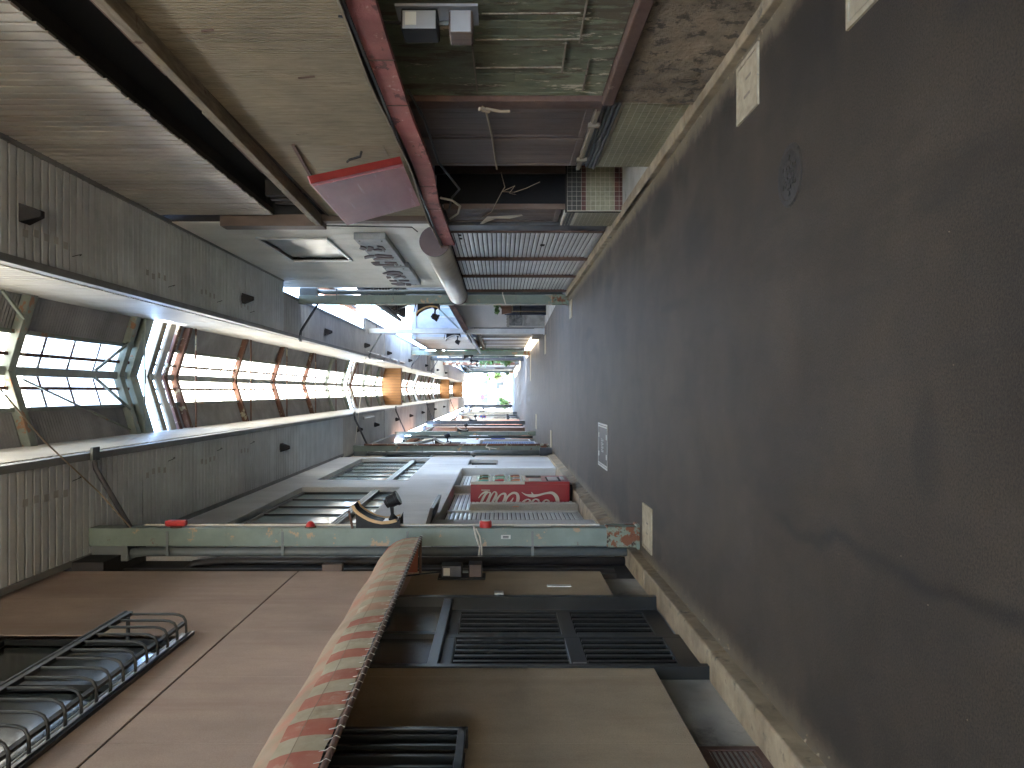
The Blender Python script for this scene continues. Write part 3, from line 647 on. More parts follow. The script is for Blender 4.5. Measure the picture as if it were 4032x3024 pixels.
# uplight bracket lamps on the posts
def uplight(xf, Y, side, z0, label, edge='lamp_orange', parts=True):
    # xf = post face, side -1: post is left of the street and the lamp looks to +x
    d = -side
    t = thing('bracket_lamp', label, 'lamp', (xf, Y + .1, z0), 'curved reflector lamps on the posts')
    A = [(.478, .233), (.451, .18), (.41, .142), (.355, .107), (.30, .078), (.24, .057), (.164, .042), (.088, .046), (.04, .056), (0, .069)]
    X = lambda p: xf + d * p
    def ribbon(a, off, th, y0, y1):
        m = MB(); n = len(a); pts = []
        for i, (h, p) in enumerate(a):
            h0, p0 = a[max(i - 1, 0)]; h1, p1 = a[min(i + 1, n - 1)]
            tx, tz = p1 - p0, h1 - h0; L = math.hypot(tx, tz); nx, nz = -tz / L, tx / L
            if nx < 0: nx, nz = -nx, -nz
            pts.append(((p + nx * off, h + nz * off), (p + nx * (off + th), h + nz * (off + th))))
        for (q0, q1), (r0, r1) in zip(pts, pts[1:]):
            m.hexa([(X(q0[0]), y0, z0 + q0[1]), (X(q1[0]), y0, z0 + q1[1]), (X(q1[0]), y1, z0 + q1[1]), (X(q0[0]), y1, z0 + q0[1]),
                    (X(r0[0]), y0, z0 + r0[1]), (X(r1[0]), y0, z0 + r1[1]), (X(r1[0]), y1, z0 + r1[1]), (X(r0[0]), y1, z0 + r0[1])])
        return m
    y0, y1 = Y - .02, Y + .28
    part('reflector_rim', ribbon(A, 0, .03, y0, y0 + .02), edge, t)
    part('reflector', ribbon(A, 0.005, .012, y0 + .02, y1), 'lamp_white', t)
    part('reflector_rim', ribbon(A, 0, .03, y1, y1 + .02), edge, t)
    part('cover_strip', ribbon(A[:7], .018, .006, y0 + .06, y1 - .05), 'lamp_black', t)
    poly = [(X(0), z0 + .43), (X(.15), z0 + .43)] + [(X(p - .003), z0 + h) for h, p in A[2:]] + [(X(.13), z0 - .03), (X(0), z0 - .03)]
    if d < 0: poly = poly[::-1]
    part('side_plate', MB().prism(poly[::-1], 'y', y0 + .02, y0 + .03), 'lamp_black', t)
    part('side_plate', MB().prism(poly[::-1], 'y', y1 - .02, y1 - .01), 'lamp_black', t)
    part('strut', MB().bar((X(0), y0, z0 + .46), (X(.18), y0, z0 + .5), .03, .02), 'brown_trim', t)
    sp = MB().tube([(X(.072), Y + .1, z0 + .055), (X(.09), Y + .1, z0 + .057)], .05, 12).tube([(X(.09), Y + .1, z0 + .057), (X(.13), Y + .1, z0 + .065), (X(.2), Y + .1, z0 + .07)], .02, 8, rs=[.045, .018, .022])
    part('spotlight_stem', sp, 'lamp_black', t, smooth=False)
    hd = MB().tube([(X(.235), Y + .1, z0 + .135), (X(.25), Y + .1, z0 + .11), (X(.252), Y + .1, z0 + .105), (X(.29), Y + .1, z0 + .03), (X(.292), Y + .1, z0 + .027), (X(.305), Y + .1, z0 + .0)],
                   .06, 14, rs=[.05, .055, .068, .07, .08, .08])
    part('spotlight_head', hd, 'lamp_black', t)
    part('lens', MB().tube([(X(.305), Y + .1, z0), (X(.307), Y + .1, z0 - .004)], .068, 14), 'win_green', t)
    return t
zl = EYE + (1080 - 858) / 1661 * 8
uplight(-1.42, 8.0, -1, zl, 'curved tan edged reflector lamp with black spotlight on the nearest left post')
uplight(1.865, 16.3, 1, zl + .25, 'tan edged reflector lamp on the right post past the shutters')
uplight(1.89, 25.0, 1, zl + .25, 'white edged reflector lamp on the pale blue white post', 'lamp_grey')
uplight(-1.56, 22.4, -1, zl + .4, 'white edged reflector lamp on the left post beside the white building', 'lamp_grey')
uplight(-1.63, 31.3, -1, zl + .25, 'grey edged reflector lamp on the left post by the blue shutter', 'lamp_grey')
uplight(1.75, 37.0, 1, zl + .25, 'dark reflector lamp on the third right post', 'lamp_black')
uplight(-1.7, 44.6, -1, zl + .3, 'reflector lamp on the black left post', 'lamp_grey')
uplight(1.92, 47.5, 1, zl + .3, 'reflector lamp on the dark grey right post', 'lamp_black')
uplight(-1.75, 66, -1, zl + .3, 'reflector lamp on the cream left post', 'lamp_grey')
uplight(2.05, 84, 1, zl + .3, 'reflector lamp on the farthest right post', 'lamp_grey')

# small black funnel lamps under the soffits
def funnel(x, y, label):
    t = thing('soffit_lamp', label, 'lamp', (x, y, ZS), 'small black funnel lamps under the soffit')
    m = MB().hexa([(x - .03, y - .03, ZS - .20), (x + .03, y - .03, ZS - .20), (x + .03, y + .03, ZS - .20), (x - .03, y + .03, ZS - .20),
                   (x - .085, y - .085, ZS - .03), (x + .085, y - .085, ZS - .03), (x + .085, y + .085, ZS - .03), (x - .085, y + .085, ZS - .03)])
    part('hood', m, 'lamp_black', t, .006); part('mount', MB().box(x - .05, x + .05, y - .05, y + .05, ZS - .03, ZS - .008), 'lamp_black', t)
names = ['first', 'second', 'third', 'fourth', 'fifth', 'sixth', 'seventh', 'eighth', 'ninth', 'tenth']
for k, (x, y) in enumerate([(1.59, 6.9), (1.55, 12.8), (1.46, 18.8), (1.46, 24.3), (1.46, 29.2), (1.46, 36), (1.49, 44), (1.46, 52), (1.46, 60)]):
    funnel(x, y, 'black funnel lamp under the right soffit, %s from the camera' % names[k])
for k, (x, y) in enumerate([(-1.09, 15), (-1.13, 23), (-1.13, 26.2), (-1.14, 31.5), (-1.14, 36.4), (-1.14, 42), (-1.14, 50), (-1.14, 58)]):
    funnel(x, y, 'black funnel lamp under the left soffit, %s from the camera' % names[k])
def tube_light(x, y, L, label, slope=0):
    t = thing('tube_light', label, 'lamp', (x, y, ZS), 'tube light fittings under the soffit')
    part('housing', MB().box(x - .05, x + .05, y, y + L, ZS - .06, ZS - .015), 'spandrel_w', t, .005)
    part('tube', MB().tube([(x, y + .04, ZS - .075), (x, y + L - .04, ZS - .075)], .014, 8), 'tube_lamp', t)
tube_light(-.83, 24.0, 1.9, 'pale tube light fitting along the left soffit near the second post')
for k, (y, L) in enumerate(((24.6, 2.2), (27.4, 2.0), (29.8, 2.0), (32.4, 1.8))):
    tube_light(1.28, y, L, 'slim tube light at the right soffit edge, %s of four in a row' % names[k])
# scraps of old tape and dangling wires on the soffit
for k, (x, y, n) in enumerate(((.0, 6.9, 5), (.0, 9.3, 4), (.0, 11.0, 4), (.0, 12.7, 3))):
    for side, xx in ((1, 1.45), (-1, -1.0)):
        tp = thing('tape_scraps', 'row of pale tape scraps on the %s soffit, %s from the camera' % ('right' if side > 0 else 'left', names[k]), 'tape', (xx, y, ZS), 'tape scraps left on the soffit')
        for q in range(n):
            yy = y + q * .16; x_ = xx + random.uniform(-.03, .03)
            part('scrap', MB().box(x_ - .035, x_ + .035, yy, yy + .075, ZS - .020, ZS - .0165), 'spandrel_w', tp)
        wx, wy = xx - .1 * side, y + n * .16
        solo('loose_wire', MB().tube([(wx, wy, ZS - .01), (wx + .02, wy + .03, ZS - .05), (wx + .035, wy + .07, ZS - .07), (wx + .04, wy + .11, ZS - .05), (wx + .03, wy + .13, ZS - .02)], .004, 5), 'cable',
             'loose black wire curling from the %s soffit, %s from the camera' % ('right' if side > 0 else 'left', names[k]), 'wire', (wx, wy, ZS), 'loose wires on the soffit')

# ------------------------------------------------------------------ left: pink rendered house
XP = -1.78
t = thing('pink_house', 'pink rendered house with barred upper window and sliding door under the striped awning', 'house', (XP, 4, 0))
part('body', MB().box(-1.95, -9, -7.98, 7.5, 0, 8.4), 'dark', t)
part('gap_shade_fill', MB().box(-1.89, -9, 7.66, 8.58, 0, 8), 'dark', t)  # dark block put in for the shade between the two buildings
part('gap_shade_cap', MB().box(-1.7, -1.9, 7.66, 8.58, 5.4, 8), 'dark', t)  # dark cap put in for the shade at the top of the gap
part('plinth', wall_x(-1.855, -1.96, -8, 7.62, .0, .50, [(4.95, 6.70, 0, .5)]), 'concrete_grey', t)
holes = [(4.95, 6.70, 0, 2.42), (1.4, 3.83, 1.62, 2.42), (1.0, 5.62, 3.72, 5.1)]
zc = [.46, 2.3, 3.45, 5.9]
yc = [-8, -4, 0, 1.16, 2.07, 2.98, 3.89, 4.80, 5.71, 6.62, 7.62]
for y0, y1 in zip(yc, yc[1:]):
    for z0, z1 in zip(zc, zc[1:]):
        m = MB()
        for a, b, c, d in cells(y0, y1, z0, z1, holes):
            m.box(XP, -1.96, a + (.0015 if a == y0 else 0), b - (.0015 if b == y1 else 0), c + (.008 if c == z0 and z0 > 3 else 0), d - (.008 if d == z1 and 3 < z1 < 4 else 0))
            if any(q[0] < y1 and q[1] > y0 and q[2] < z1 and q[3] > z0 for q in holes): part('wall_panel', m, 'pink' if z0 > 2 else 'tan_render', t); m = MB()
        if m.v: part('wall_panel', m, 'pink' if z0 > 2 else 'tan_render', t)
part('joint_filler', wall_x(-1.787, -1.90, -7.99, 7.6, .5, 5.8, holes), 'groove', t)
part('end_return', MB().box(-1.80, -2.4, 7.60, 7.64, .3, 5.7), 'groove', t)
# upper window
w1 = part('window', MB().box(-1.84, -1.80, 1.0, 5.62, 3.72, 3.78).box(-1.84, -1.80, 1.0, 5.62, 5.04, 5.1).box(-1.84, -1.80, 5.57, 5.62, 3.78, 5.04)
          .box(-1.84, -1.80, 4.72, 4.78, 3.78, 5.04).box(-1.84, -1.80, 3.0, 3.06, 3.78, 5.04).box(-1.80, -1.755, 1.0, 5.64, 3.69, 3.72), 'bronze', t)
for a, b in ((1.0, 3.0), (3.06, 4.72), (4.78, 5.57)): part('pane', MB().box(-1.86, -1.85, a, b, 3.78, 5.04), 'win_dark', w1)
gr = part('window_guard', MB().box(-1.64, -1.61, 3.35, 5.64, 4.14, 4.18).box(-1.645, -1.605, 3.35, 5.64, 4.18, 4.20), 'steel_grille', t, .004)
n = 15
for k in range(n):
    y = 3.42 + k * (5.60 - 3.42) / (n - 1)
    pts = [(-1.62, y, 4.17), (-1.62, y, 3.83), (-1.625, y, 3.79), (-1.64, y, 3.757), (-1.67, y, 3.74), (-1.72, y, 3.735), (-1.775, y, 3.735)]
    part('guard_bar', MB().tube(pts, .0095, 6), 'steel_grille', gr, smooth=True)
part('guard_rail', MB().box(-1.70, -1.68, 3.40, 5.62, 3.742, 3.775), 'steel_grille', gr)
part('guard_rail', MB().box(-1.775, -1.755, 3.40, 5.62, 3.70, 3.73).box(-1.775, -1.762, 3.40, 5.62, 3.74, 3.755).box(-1.775, -1.762, 3.40, 5.62, 3.765, 3.775), 'aluminium', gr)
for y in (3.44, 5.52): part('guard_bracket', MB().bar((-1.62, y, 4.12), (-1.785, y, 4.12), .02), 'steel_grille', gr)
# lower window with vertical bars
w2 = part('window', MB().box(-1.84, -1.80, 1.4, 3.83, 1.62, 1.68).box(-1.84, -1.80, 3.78, 3.83, 1.68, 2.42), 'bronze', t)
part('pane', MB().box(-1.86, -1.85, 1.4, 3.78, 1.68, 2.42), 'black', w2)
g2 = part('window_guard', MB().box(-1.715, -1.68, 1.4, 3.86, 1.62, 1.66).box(-1.715, -1.68, 1.4, 3.86, 2.34, 2.38).box(-1.78, -1.68, 3.83, 3.86, 1.61, 2.38), 'bronze', t, .003)
k = 0; y = 2.2
while y < 3.8: part('guard_bar', MB().box(-1.71, -1.69, y, y + .02, 1.66, 2.34), 'bronze', g2); y += .105
# sliding door
dr = part('sliding_door', MB().box(-1.90, -1.77, 4.95, 5.01, .08, 2.42).box(-1.90, -1.77, 6.63, 6.70, .08, 2.42).box(-1.90, -1.78, 5.01, 6.63, 2.36, 2.42)
          .box(-1.90, -1.78, 5.01, 6.63, 1.86, 1.93).box(-1.92, -1.76, 4.95, 6.70, .06, .10), 'bronze', t, .003)
part('transom_mullion', MB().box(-1.88, -1.82, 5.77, 5.84, 1.93, 2.36), 'bronze', dr)
for a, b in ((5.01, 5.77), (5.84, 6.63)): part('transom_glass', MB().box(-1.865, -1.855, a, b, 1.93, 2.36), 'door_glass', dr)
for (a, b, x) in ((5.01, 5.80, -1.83), (5.74, 6.63, -1.88)):
    lf = MB().box(x, x - .03, a, a + .07, .10, 1.86).box(x, x - .03, b - .07, b, .10, 1.86).box(x, x - .03, a + .07, b - .07, .10, .24).box(x, x - .03, a + .07, b - .07, 1.78, 1.86).box(x, x - .03, a + .07, b - .07, .86, .97)
    part('door_leaf', lf, 'bronze', dr, .003)
    part('door_glass', MB().box(x - .02, x - .028, a + .07, b - .07, .24, 1.78), 'door_glass', dr)
    nb = 6
    for k in range(nb):
        yy = a + .07 + (b - a - .14) * (k + .5) / nb
        for z0, z1 in ((.25, .85), (.98, 1.77)): part('door_bar', MB().box(x - .004, x - .02, yy - .022, yy + .022, z0, z1), 'bronze', dr, .004)
part('door_handle', MB().box(-1.828, -1.818, 5.07, 5.17, .87, .885).box(-1.828, -1.818, 5.07, 5.17, .945, .96).box(-1.828, -1.818, 5.07, 5.085, .885, .945).box(-1.828, -1.818, 5.155, 5.17, .885, .945), 'aluminium', dr)
part('door_handle', MB().box(-1.829, -1.826, 5.085, 5.155, .885, .945), 'dark', dr)
# vent in plinth
v = part('vent', MB().box(-1.86, -1.845, 3.0, 4.0, .10, .14).box(-1.86, -1.845, 3.0, 4.0, .38, .42).box(-1.86, -1.845, 3.96, 4.0, .14, .38).box(-1.86, -1.845, 3.56, 3.6, .14, .38), 'brown_trim', t)
for k in range(9): part('louvre', MB().box(-1.856, -1.849, 3.0, 3.96, .145 + k * .027, .155 + k * .027), 'brown_trim', v)
part('vent_hole', MB().box(-1.8565, -1.856, 3.0, 3.96, .14, .38), 'black', v)
part('doorbell', MB().box(XP, XP + .02, 6.72, 6.80, 1.42, 1.50), 'sticker', t, .005)
part('house_number', MB().box(XP, XP + .01, 7.0, 7.06, .80, 1.02), 'sticker', t, .003)

# awning
AX0, AX1, AZ0, AZ1, AY0, AY1 = XP + .005, -1.43, 2.24, 2.64, 1.2, 7.55
dz = lambda y: (y - AY1) * .022
t = thing('striped_awning', 'sagging cream and red striped canvas awning laced to a rail above the door', 'awning', (XP, 4.5, 2.2))
prof = []
for k in range(13):
    a = k / 12 * math.pi / 2
    prof.append((AX0 + (AX1 - AX0) * math.sin(a) ** .9, AZ0 + .008 + (AZ1 - AZ0 - .008) * math.cos(a) ** .85))
y = AY0; i = 0
def aw_seg(y0, y1, p0, p1):
    m = MB(); ny = 5
    P = prof[p0:p1 + 1]
    for a in range(ny + 1):
        yy = y0 + (y1 - y0) * a / ny
        for q, (x, z) in enumerate(P):
            kk = (p0 + q) / 12
            w_ = .006 * math.sin(yy * 5.3 + kk * 4) * math.sin(kk * math.pi) + .003 * math.sin(yy * 23) * kk
            m.v.append((x + w_, yy, z + w_ * .6 + dz(yy)))
    n_ = len(P)
    for a in range(ny):
        for q in range(n_ - 1): m.f.append((a * n_ + q, a * n_ + q + 1, (a + 1) * n_ + q + 1, (a + 1) * n_ + q))
    return m
tops = MB()
while y < AY1 - .01:
    y1 = min(y + .155, AY1)
    part('canvas_stripe', aw_seg(y, y1, 8, 12), ('awn_red' if y < 5.0 else 'awn_fade') if i % 2 else 'awn_cream', t, smooth=True)
    ct = aw_seg(y, y1, 0, 8); tops.v += [] ; o_ = len(tops.v); tops.v += ct.v; tops.f += [tuple(q + o_ for q in f) for f in ct.f]
    y = y1; i += 1
part('canvas_top', tops, 'awn_top', t, smooth=True)
part('front_rail', MB().tube([(AX1 + .0, AY0, AZ0 - .02 + dz(AY0)), (AX1 + .0, AY1, AZ0 - .01)], .014, 10), 'brown_trim', t, smooth=True)
part('end_arm', MB().bar((AX1, AY1 - .02, AZ0 - .01), (XP, AY1 - .02, AZ0 - .01), .025), 'brown_trim', t)
part('end_arm', MB().bar((AX1, AY0 + .02, AZ0 - .01), (XP, AY0 + .02, AZ0 - .01), .025), 'brown_trim', t)
ep = MB(); ep.v = [(x, AY1 - .001, z) for x, z in prof] + [(AX0, AY1 - .001, AZ0 + .02)]; ep.f = [tuple(range(len(prof) + 1))]
part('end_flap', ep, 'awn_red', t)
y = AY0 + .05
while y < AY1:
    xx, zz_ = prof[12]
    q_ = dz(y); part('lacing', MB().tube([(xx + .003, y, zz_ + .02 + q_), (xx + .004, y + .01, zz_ - .005 + q_), (AX1 + .015, y + .015, AZ0 - .018 + q_), (AX1 + .004, y + .02, AZ0 - .035 + q_)], .0016, 5), 'white_cord', t)
    y += .1
cx_, cz_ = prof[9]
part('canvas_cord', MB().tube([(prof[10][0] + .01, AY0 + .3 + k * .6, prof[10][1] + .01 * (k % 2) + dz(AY0 + .3 + k * .6)) for k in range(12)], .0012, 5), 'cord_brown', t)

# meter boxes by the door
def meterbox(xa, y0, z0, side, label, group='electricity meters'):
    t = thing('electric_meter', label, 'meter', (xa, y0, z0), group); s = -side
    X = lambda d: xa + s * d
    part('backboard', MB().box(X(0), X(.015), y0 - .02, y0 + .2, z0 - .03, z0 + .42), 'meter' if side > 0 else 'dark', t)
    part('meter_case', MB().box(X(.015), X(.13), y0, y0 + .17, z0 + .19, z0 + .39), 'dark' if side < 0 else 'lamp_black', t, .01)
    part('meter_window', MB().box(X(.03), X(.128), y0 - .006, y0 - .002, z0 + .2, z0 + .38), 'meter' if side > 0 else 'post_dark', t, .003)
    part('meter_dial', MB().box(X(.04), X(.11), y0 - .011, y0 - .006, z0 + .305, z0 + .365), 'sticker', t)
    part('breaker_box', MB().box(X(.015), X(.14), y0 + .02, y0 + .18, z0, z0 + .13), 'brown_board' if side > 0 else 'dark', t, .01)
    part('breaker_cover', MB().box(X(.02), X(.136), y0 + .012, y0 + .018, z0 + .01, z0 + .12), 'meter' if side > 0 else 'brown_board', t, .004)
    part('conduit', MB().tube([(X(.05), y0 + .1, z0 + .135), (X(.05), y0 + .1, z0 + .19)], .012, 6), 'pipe', t)
    part('cable', MB().tube([(X(.05), y0 + .1, z0 + .39), (X(.03), y0 + .12, z0 + .55), (X(.01), y0 + .1, z0 + .75)], .008, 6), 'cable', t)
meterbox(XP, 7.28, 1.62, -1, 'dark electricity meter with breaker box on the pink wall beside the door')
meterbox(2.10, 4.18, 1.60, 1, 'grey electricity meter with brown breaker box on the peeling green boards')

# items in the gap between the pink house and the white building
solo('gap_shade_strip', MB().box(-1.86, -1.93, 8.05, 8.12, .25, 5.6), 'pipe_dark', 'narrow black strip put in for the shade of the gap beside the pink house', 'board', (-1.9, 8.1, .25))  # dark strip stands in for the shade inside the gap
solo('gap_downpipe', MB().tube([(-1.83, 8.3, .1), (-1.83, 8.3, 4.5), (-1.86, 8.3, 4.75), (-2.0, 8.25, 4.9)], .045, 10), 'pipe_dark', 'dark bent downpipe beside the nearest green post', 'pipe', (-1.83, 8.3, .1), smooth=True)
solo('gap_box', MB().box(-1.72, -1.80, 7.64, 7.74, 3.02, 3.22), 'brown_board', 'small brown junction box high in the gap beside the pink house', 'box', (-1.75, 7.7, 3.1), bevel=.005)

# fire alarm fittings on the nearest post
t = thing('alarm_bell', 'round red alarm bell strapped to the nearest green post', 'alarm', (-1.40, 8.05, 1.6))
part('bell', MB().tube([(-1.415, 8.02, 1.60), (-1.412, 8.02, 1.6), (-1.36, 8.02, 1.6), (-1.345, 8.02, 1.6)], .065, 20, rs=[.06, .064, .064, .056]), 'red_alarm', t, smooth=False)
part('bell_face', MB().tube([(-1.345, 8.02, 1.6), (-1.338, 8.02, 1.6)], .045, 18), 'lamp_white', t)
for k, (z, r_, lab) in enumerate(((3.43, .05, 'small red dome lamp on the nearest green post above the reflector lamp'), (4.83, .05, 'dull red horn high on the nearest green post'))):
    t = thing('alarm_lamp', lab, 'alarm', (-1.42, 8.03, z))
    part('base', MB().tube([(-1.42, 8.03, z), (-1.405, 8.03, z)], .06, 12), 'brown_trim', t)
    if k == 0: part('dome', MB().tube([(-1.405, 8.03, z), (-1.385, 8.03, z), (-1.365, 8.03, z), (-1.352, 8.03, z)], .04, 12, rs=[.05, .045, .032, .012]), 'red_alarm', t, smooth=True)
    else: part('horn', MB().box(-1.405, -1.34, 7.99, 8.07, z - .11, z + .11), 'red_alarm', t, .02)

# ------------------------------------------------------------------ left: white stucco building
XW = -1.75
t = thing('white_building', 'white stucco building with wide bronze windows and a recessed shuttered shopfront', 'building', (XW, 14, 0))
wh = [(9.2, 14.1, 3.28, 5.08), (15.25, 20.2, 3.28, 5.08), (10.5, 17.6, 0, 2.32), (18.35, 19.85, 1.5, 2.22)]
part('wall', wall_x(XW, -1.97, 8.6, 20.5, .17, 7.5, wh), 'stucco', t, .006)
part('body', MB().box(-1.975, -9, 8.62, 20.48, 0, 7.48), 'stucco', t)
part('sun_block_storey', MB().box(-2.3, -9, 10.4, 14.2, 7.48, 11.4), 'stucco', t)  # unseen block added to keep the sun out of the roof gap
for (a, b) in ((9.2, 14.1), (15.25, 20.2)):
    f = MB().box(-1.90, -1.84, a, b, 3.28, 3.33).box(-1.90, -1.84, a, b, 5.02, 5.08).box(-1.90, -1.80, a, b, 3.66, 3.78).box(-1.80, -1.785, a, b, 3.69, 3.71).box(-1.80, -1.785, a, b, 3.735, 3.75)
    f.box(-1.90, -1.84, a, a + .05, 3.33, 5.02).box(-1.90, -1.84, b - .05, b, 3.33, 5.02)
    wd = part('window', f, 'bronze', t, .003); np_ = 6
    for k in range(np_):
        y0 = a + .05 + (b - a - .1) * k / np_; y1 = a + .05 + (b - a - .1) * (k + 1) / np_
        th = .045 if k % 2 else .02
        for z0, z1 in ((3.33, 3.66), (3.78, 5.02)):
            part('pane', MB().box(-1.885, -1.875, y0, y1 - th, z0, z1), 'win_green', wd)
            if k < np_ - 1: part('mullion', MB().box(-1.888, -1.85, y1 - th, y1, z0, z1), 'bronze', wd)
f = part('window', MB().box(-1.90, -1.84, 18.35, 19.85, 1.5, 1.54).box(-1.90, -1.84, 18.35, 19.85, 2.18, 2.22).box(-1.90, -1.84, 18.35, 18.39, 1.54, 2.18).box(-1.90, -1.84, 19.81, 19.85, 1.54, 2.18).box(-1.90, -1.84, 19.07, 19.12, 1.54, 2.18), 'bronze', t)
part('pane', MB().box(-1.89, -1.88, 18.39, 19.81, 1.54, 2.18), 'win_green', f)
part('divider', MB().box(-1.77, -1.965, 14.42, 14.55, .19, 2.31), 'stucco_jamb', t)
part('jamb', MB().box(-1.752, -1.965, 10.48, 10.53, .17, 2.32), 'stucco_jamb', t)
part('header_lining', MB().box(-1.76, -1.965, 10.55, 17.58, 2.322, 2.34), 'stucco_jamb', t)
sl = MB().prism([(-1.962, .0), (-1.950, .008), (-1.950, .052), (-1.962, .060)], 'y', 0, 1)
def shutter(parent, xw, y0, y1, z0, z1, side, pitch=.068, m='shutter', name='slat', rail='aluminium'):
    # side -1 = faces +x
    f = -side
    key = ('slat', round(y1 - y0, 3), f, m, pitch)
    if key not in pl_soff:
        pl_soff[key] = MB().prism([(0, .006), (f * .011, .008), (f * .014, pitch * .5), (f * .011, pitch - .009), (0, pitch - .007)][::f], 'y', 0, y1 - y0).mesh(name, m)
    sh = part('roller_shutter', MB().box(xw - f * .02, xw, y0, y1, z0, z1), 'dark', parent)
    z = z0 + .05
    part('bottom_bar', MB().box(xw, xw + f * .025, y0, y1, z0, z0 + .05), 'aluminium', sh)
    while z < z1 - pitch * .6:
        inst(name, pl_soff[key], sh, (xw, y0, z)); z += pitch
    part('guide_rail', MB().box(xw - .005, xw + f * .035, y0 - .03, y0, z0, z1), rail, sh)
    part('guide_rail', MB().box(xw - .005, xw + f * .035, y1, y1 + .03, z0, z1), rail, sh)
    return sh
shutter(t, -1.935, 10.62, 12.25, .2, 2.3, -1); shutter(t, -1.935, 12.34, 14.36, .2, 2.3, -1); shutter(t, -1.935, 14.62, 17.5, .2, 2.3, -1)
part('nameplate', MB().box(XW, XW + .008, 17.85, 18.1, 1.98, 2.03), 'sticker', t)
# little dark canopy fin by the shopfront
cf = solo('small_canopy', MB().hexa([(-1.74, 9.9, 2.36), (-1.5, 9.9, 2.30), (-1.5, 11.2, 2.30), (-1.74, 11.2, 2.36), (-1.74, 9.9, 2.42), (-1.5, 9.9, 2.35), (-1.5, 11.2, 2.35), (-1.74, 11.2, 2.46)]), 'pipe_dark',
          'small dark metal canopy over the near end of the shuttered shopfront', 'canopy', (XW, 10.5, 2.3), bevel=.005)
# cream panel standing before the vending machine
t = thing('cream_cabinet', 'narrow cream metal cabinet standing against the shutter beside the vending machine', 'cabinet', (-1.86, 12.3, .2))
part('body', MB().box(-1.80, -1.92, 12.28, 12.5, .2, 1.93), 'stucco_jamb', t, .008)
part('door', MB().box(-1.80, -1.797, 12.3, 12.48, .24, 1.9), 'vend_white', t, .002)
part('label', MB().box(-1.84, -1.83, 12.272, 12.279, 1.15, 1.25), 'orange', t)
# grey downpipe at the corner
solo('corner_downpipe', MB().tube([(-1.74, 20.9, 2.15), (-1.68, 20.85, 2.2), (-1.64, 20.8, 2.12), (-1.64, 20.8, .3)], .055, 12), 'pipe', 'grey elbow downpipe at the far corner of the white building', 'pipe', (-1.7, 20.8, 0), smooth=True)
solo('corner_drum', MB().tube([(-1.62, 20.75, .05), (-1.62, 20.75, .38)], .11, 14), 'post_dark', 'dark pot at the foot of the grey elbow downpipe', 'pot', (-1.62, 20.75, 0), smooth=False)

# ------------------------------------------------------------------ vending machine
VX, VB, VY0, VY1, VZ0, VZ1 = -1.57, -1.925, 13.40, 14.36, .235, 1.965
t = thing('vending_machine', 'red drinks vending machine with white script lettering on its side', 'vending machine', (-1.75, 13.9, .17))
part('cabinet', MB().box(VX - .05, VB, VY0, VY1, VZ0, VZ1), 'vend_red', t, .008)
part('foot_gap_shade', MB().box(VX - .06, VB, VY0 + .04, VY1 - .04, .19, VZ0), 'black', t)  # black block stands in for the shaded gap around the feet
part('door_frame', MB().box(VX - .05, VX, VY0, VY1, VZ0, 1.02), 'vend_red', t, .006)
part('top_panel', MB().box(VX - .05, VX, VY0, VY1, 1.02, VZ1), 'vend_white', t, .006)
for k in range(3):
    z0 = 1.06 + k * .28
    d = part('display_window', MB().box(VX - .001, VX + .006, VY0 + .05, VY1 - .05, z0, z0 + .25), 'win_green', t)
    part('shelf_edge', MB().box(VX + .006, VX + .014, VY0 + .03, VY1 - .03, z0 - .015, z0 + .015), 'aluminium', d)
    for q in range(9):
        y = VY0 + .1 + q * .095
        part('drink_bottle', MB().tube([(VX + .008, y, z0 + .04), (VX + .008, y, z0 + .14), (VX + .008, y, z0 + .17), (VX + .008, y, z0 + .2)], .02, 6, rs=[.024, .024, .012, .012]), random.choice(['orange', 'teal', 'leaf', 'house_white', 'brown_trim', 'vend_red']), d)
part('coin_panel', MB().box(VX, VX + .012, VY1 - .32, VY1 - .08, .70, .98), 'dark', t, .004)
part('price_panel', MB().box(VX, VX + .010, VY0 + .08, VY0 + .42, .72, .94), 'sticker', t, .004)
part('button_row', MB().box(VX, VX + .012, VY0 + .1, VY1 - .1, 1.0, 1.03), 'lamp_white', t)
part('pickup_flap', MB().box(VX, VX + .012, VY0 + .12, VY1 - .3, .42, .60), 'lamp_white', t, .01)
part('pickup_recess', MB().box(VX, VX + .004, VY0 + .08, VY1 - .26, .38, .63), 'dark', t)
part('lower_label', MB().box(VX, VX + .008, VY0 + .3, VY1 - .15, .3, .36), 'lamp_white', t)
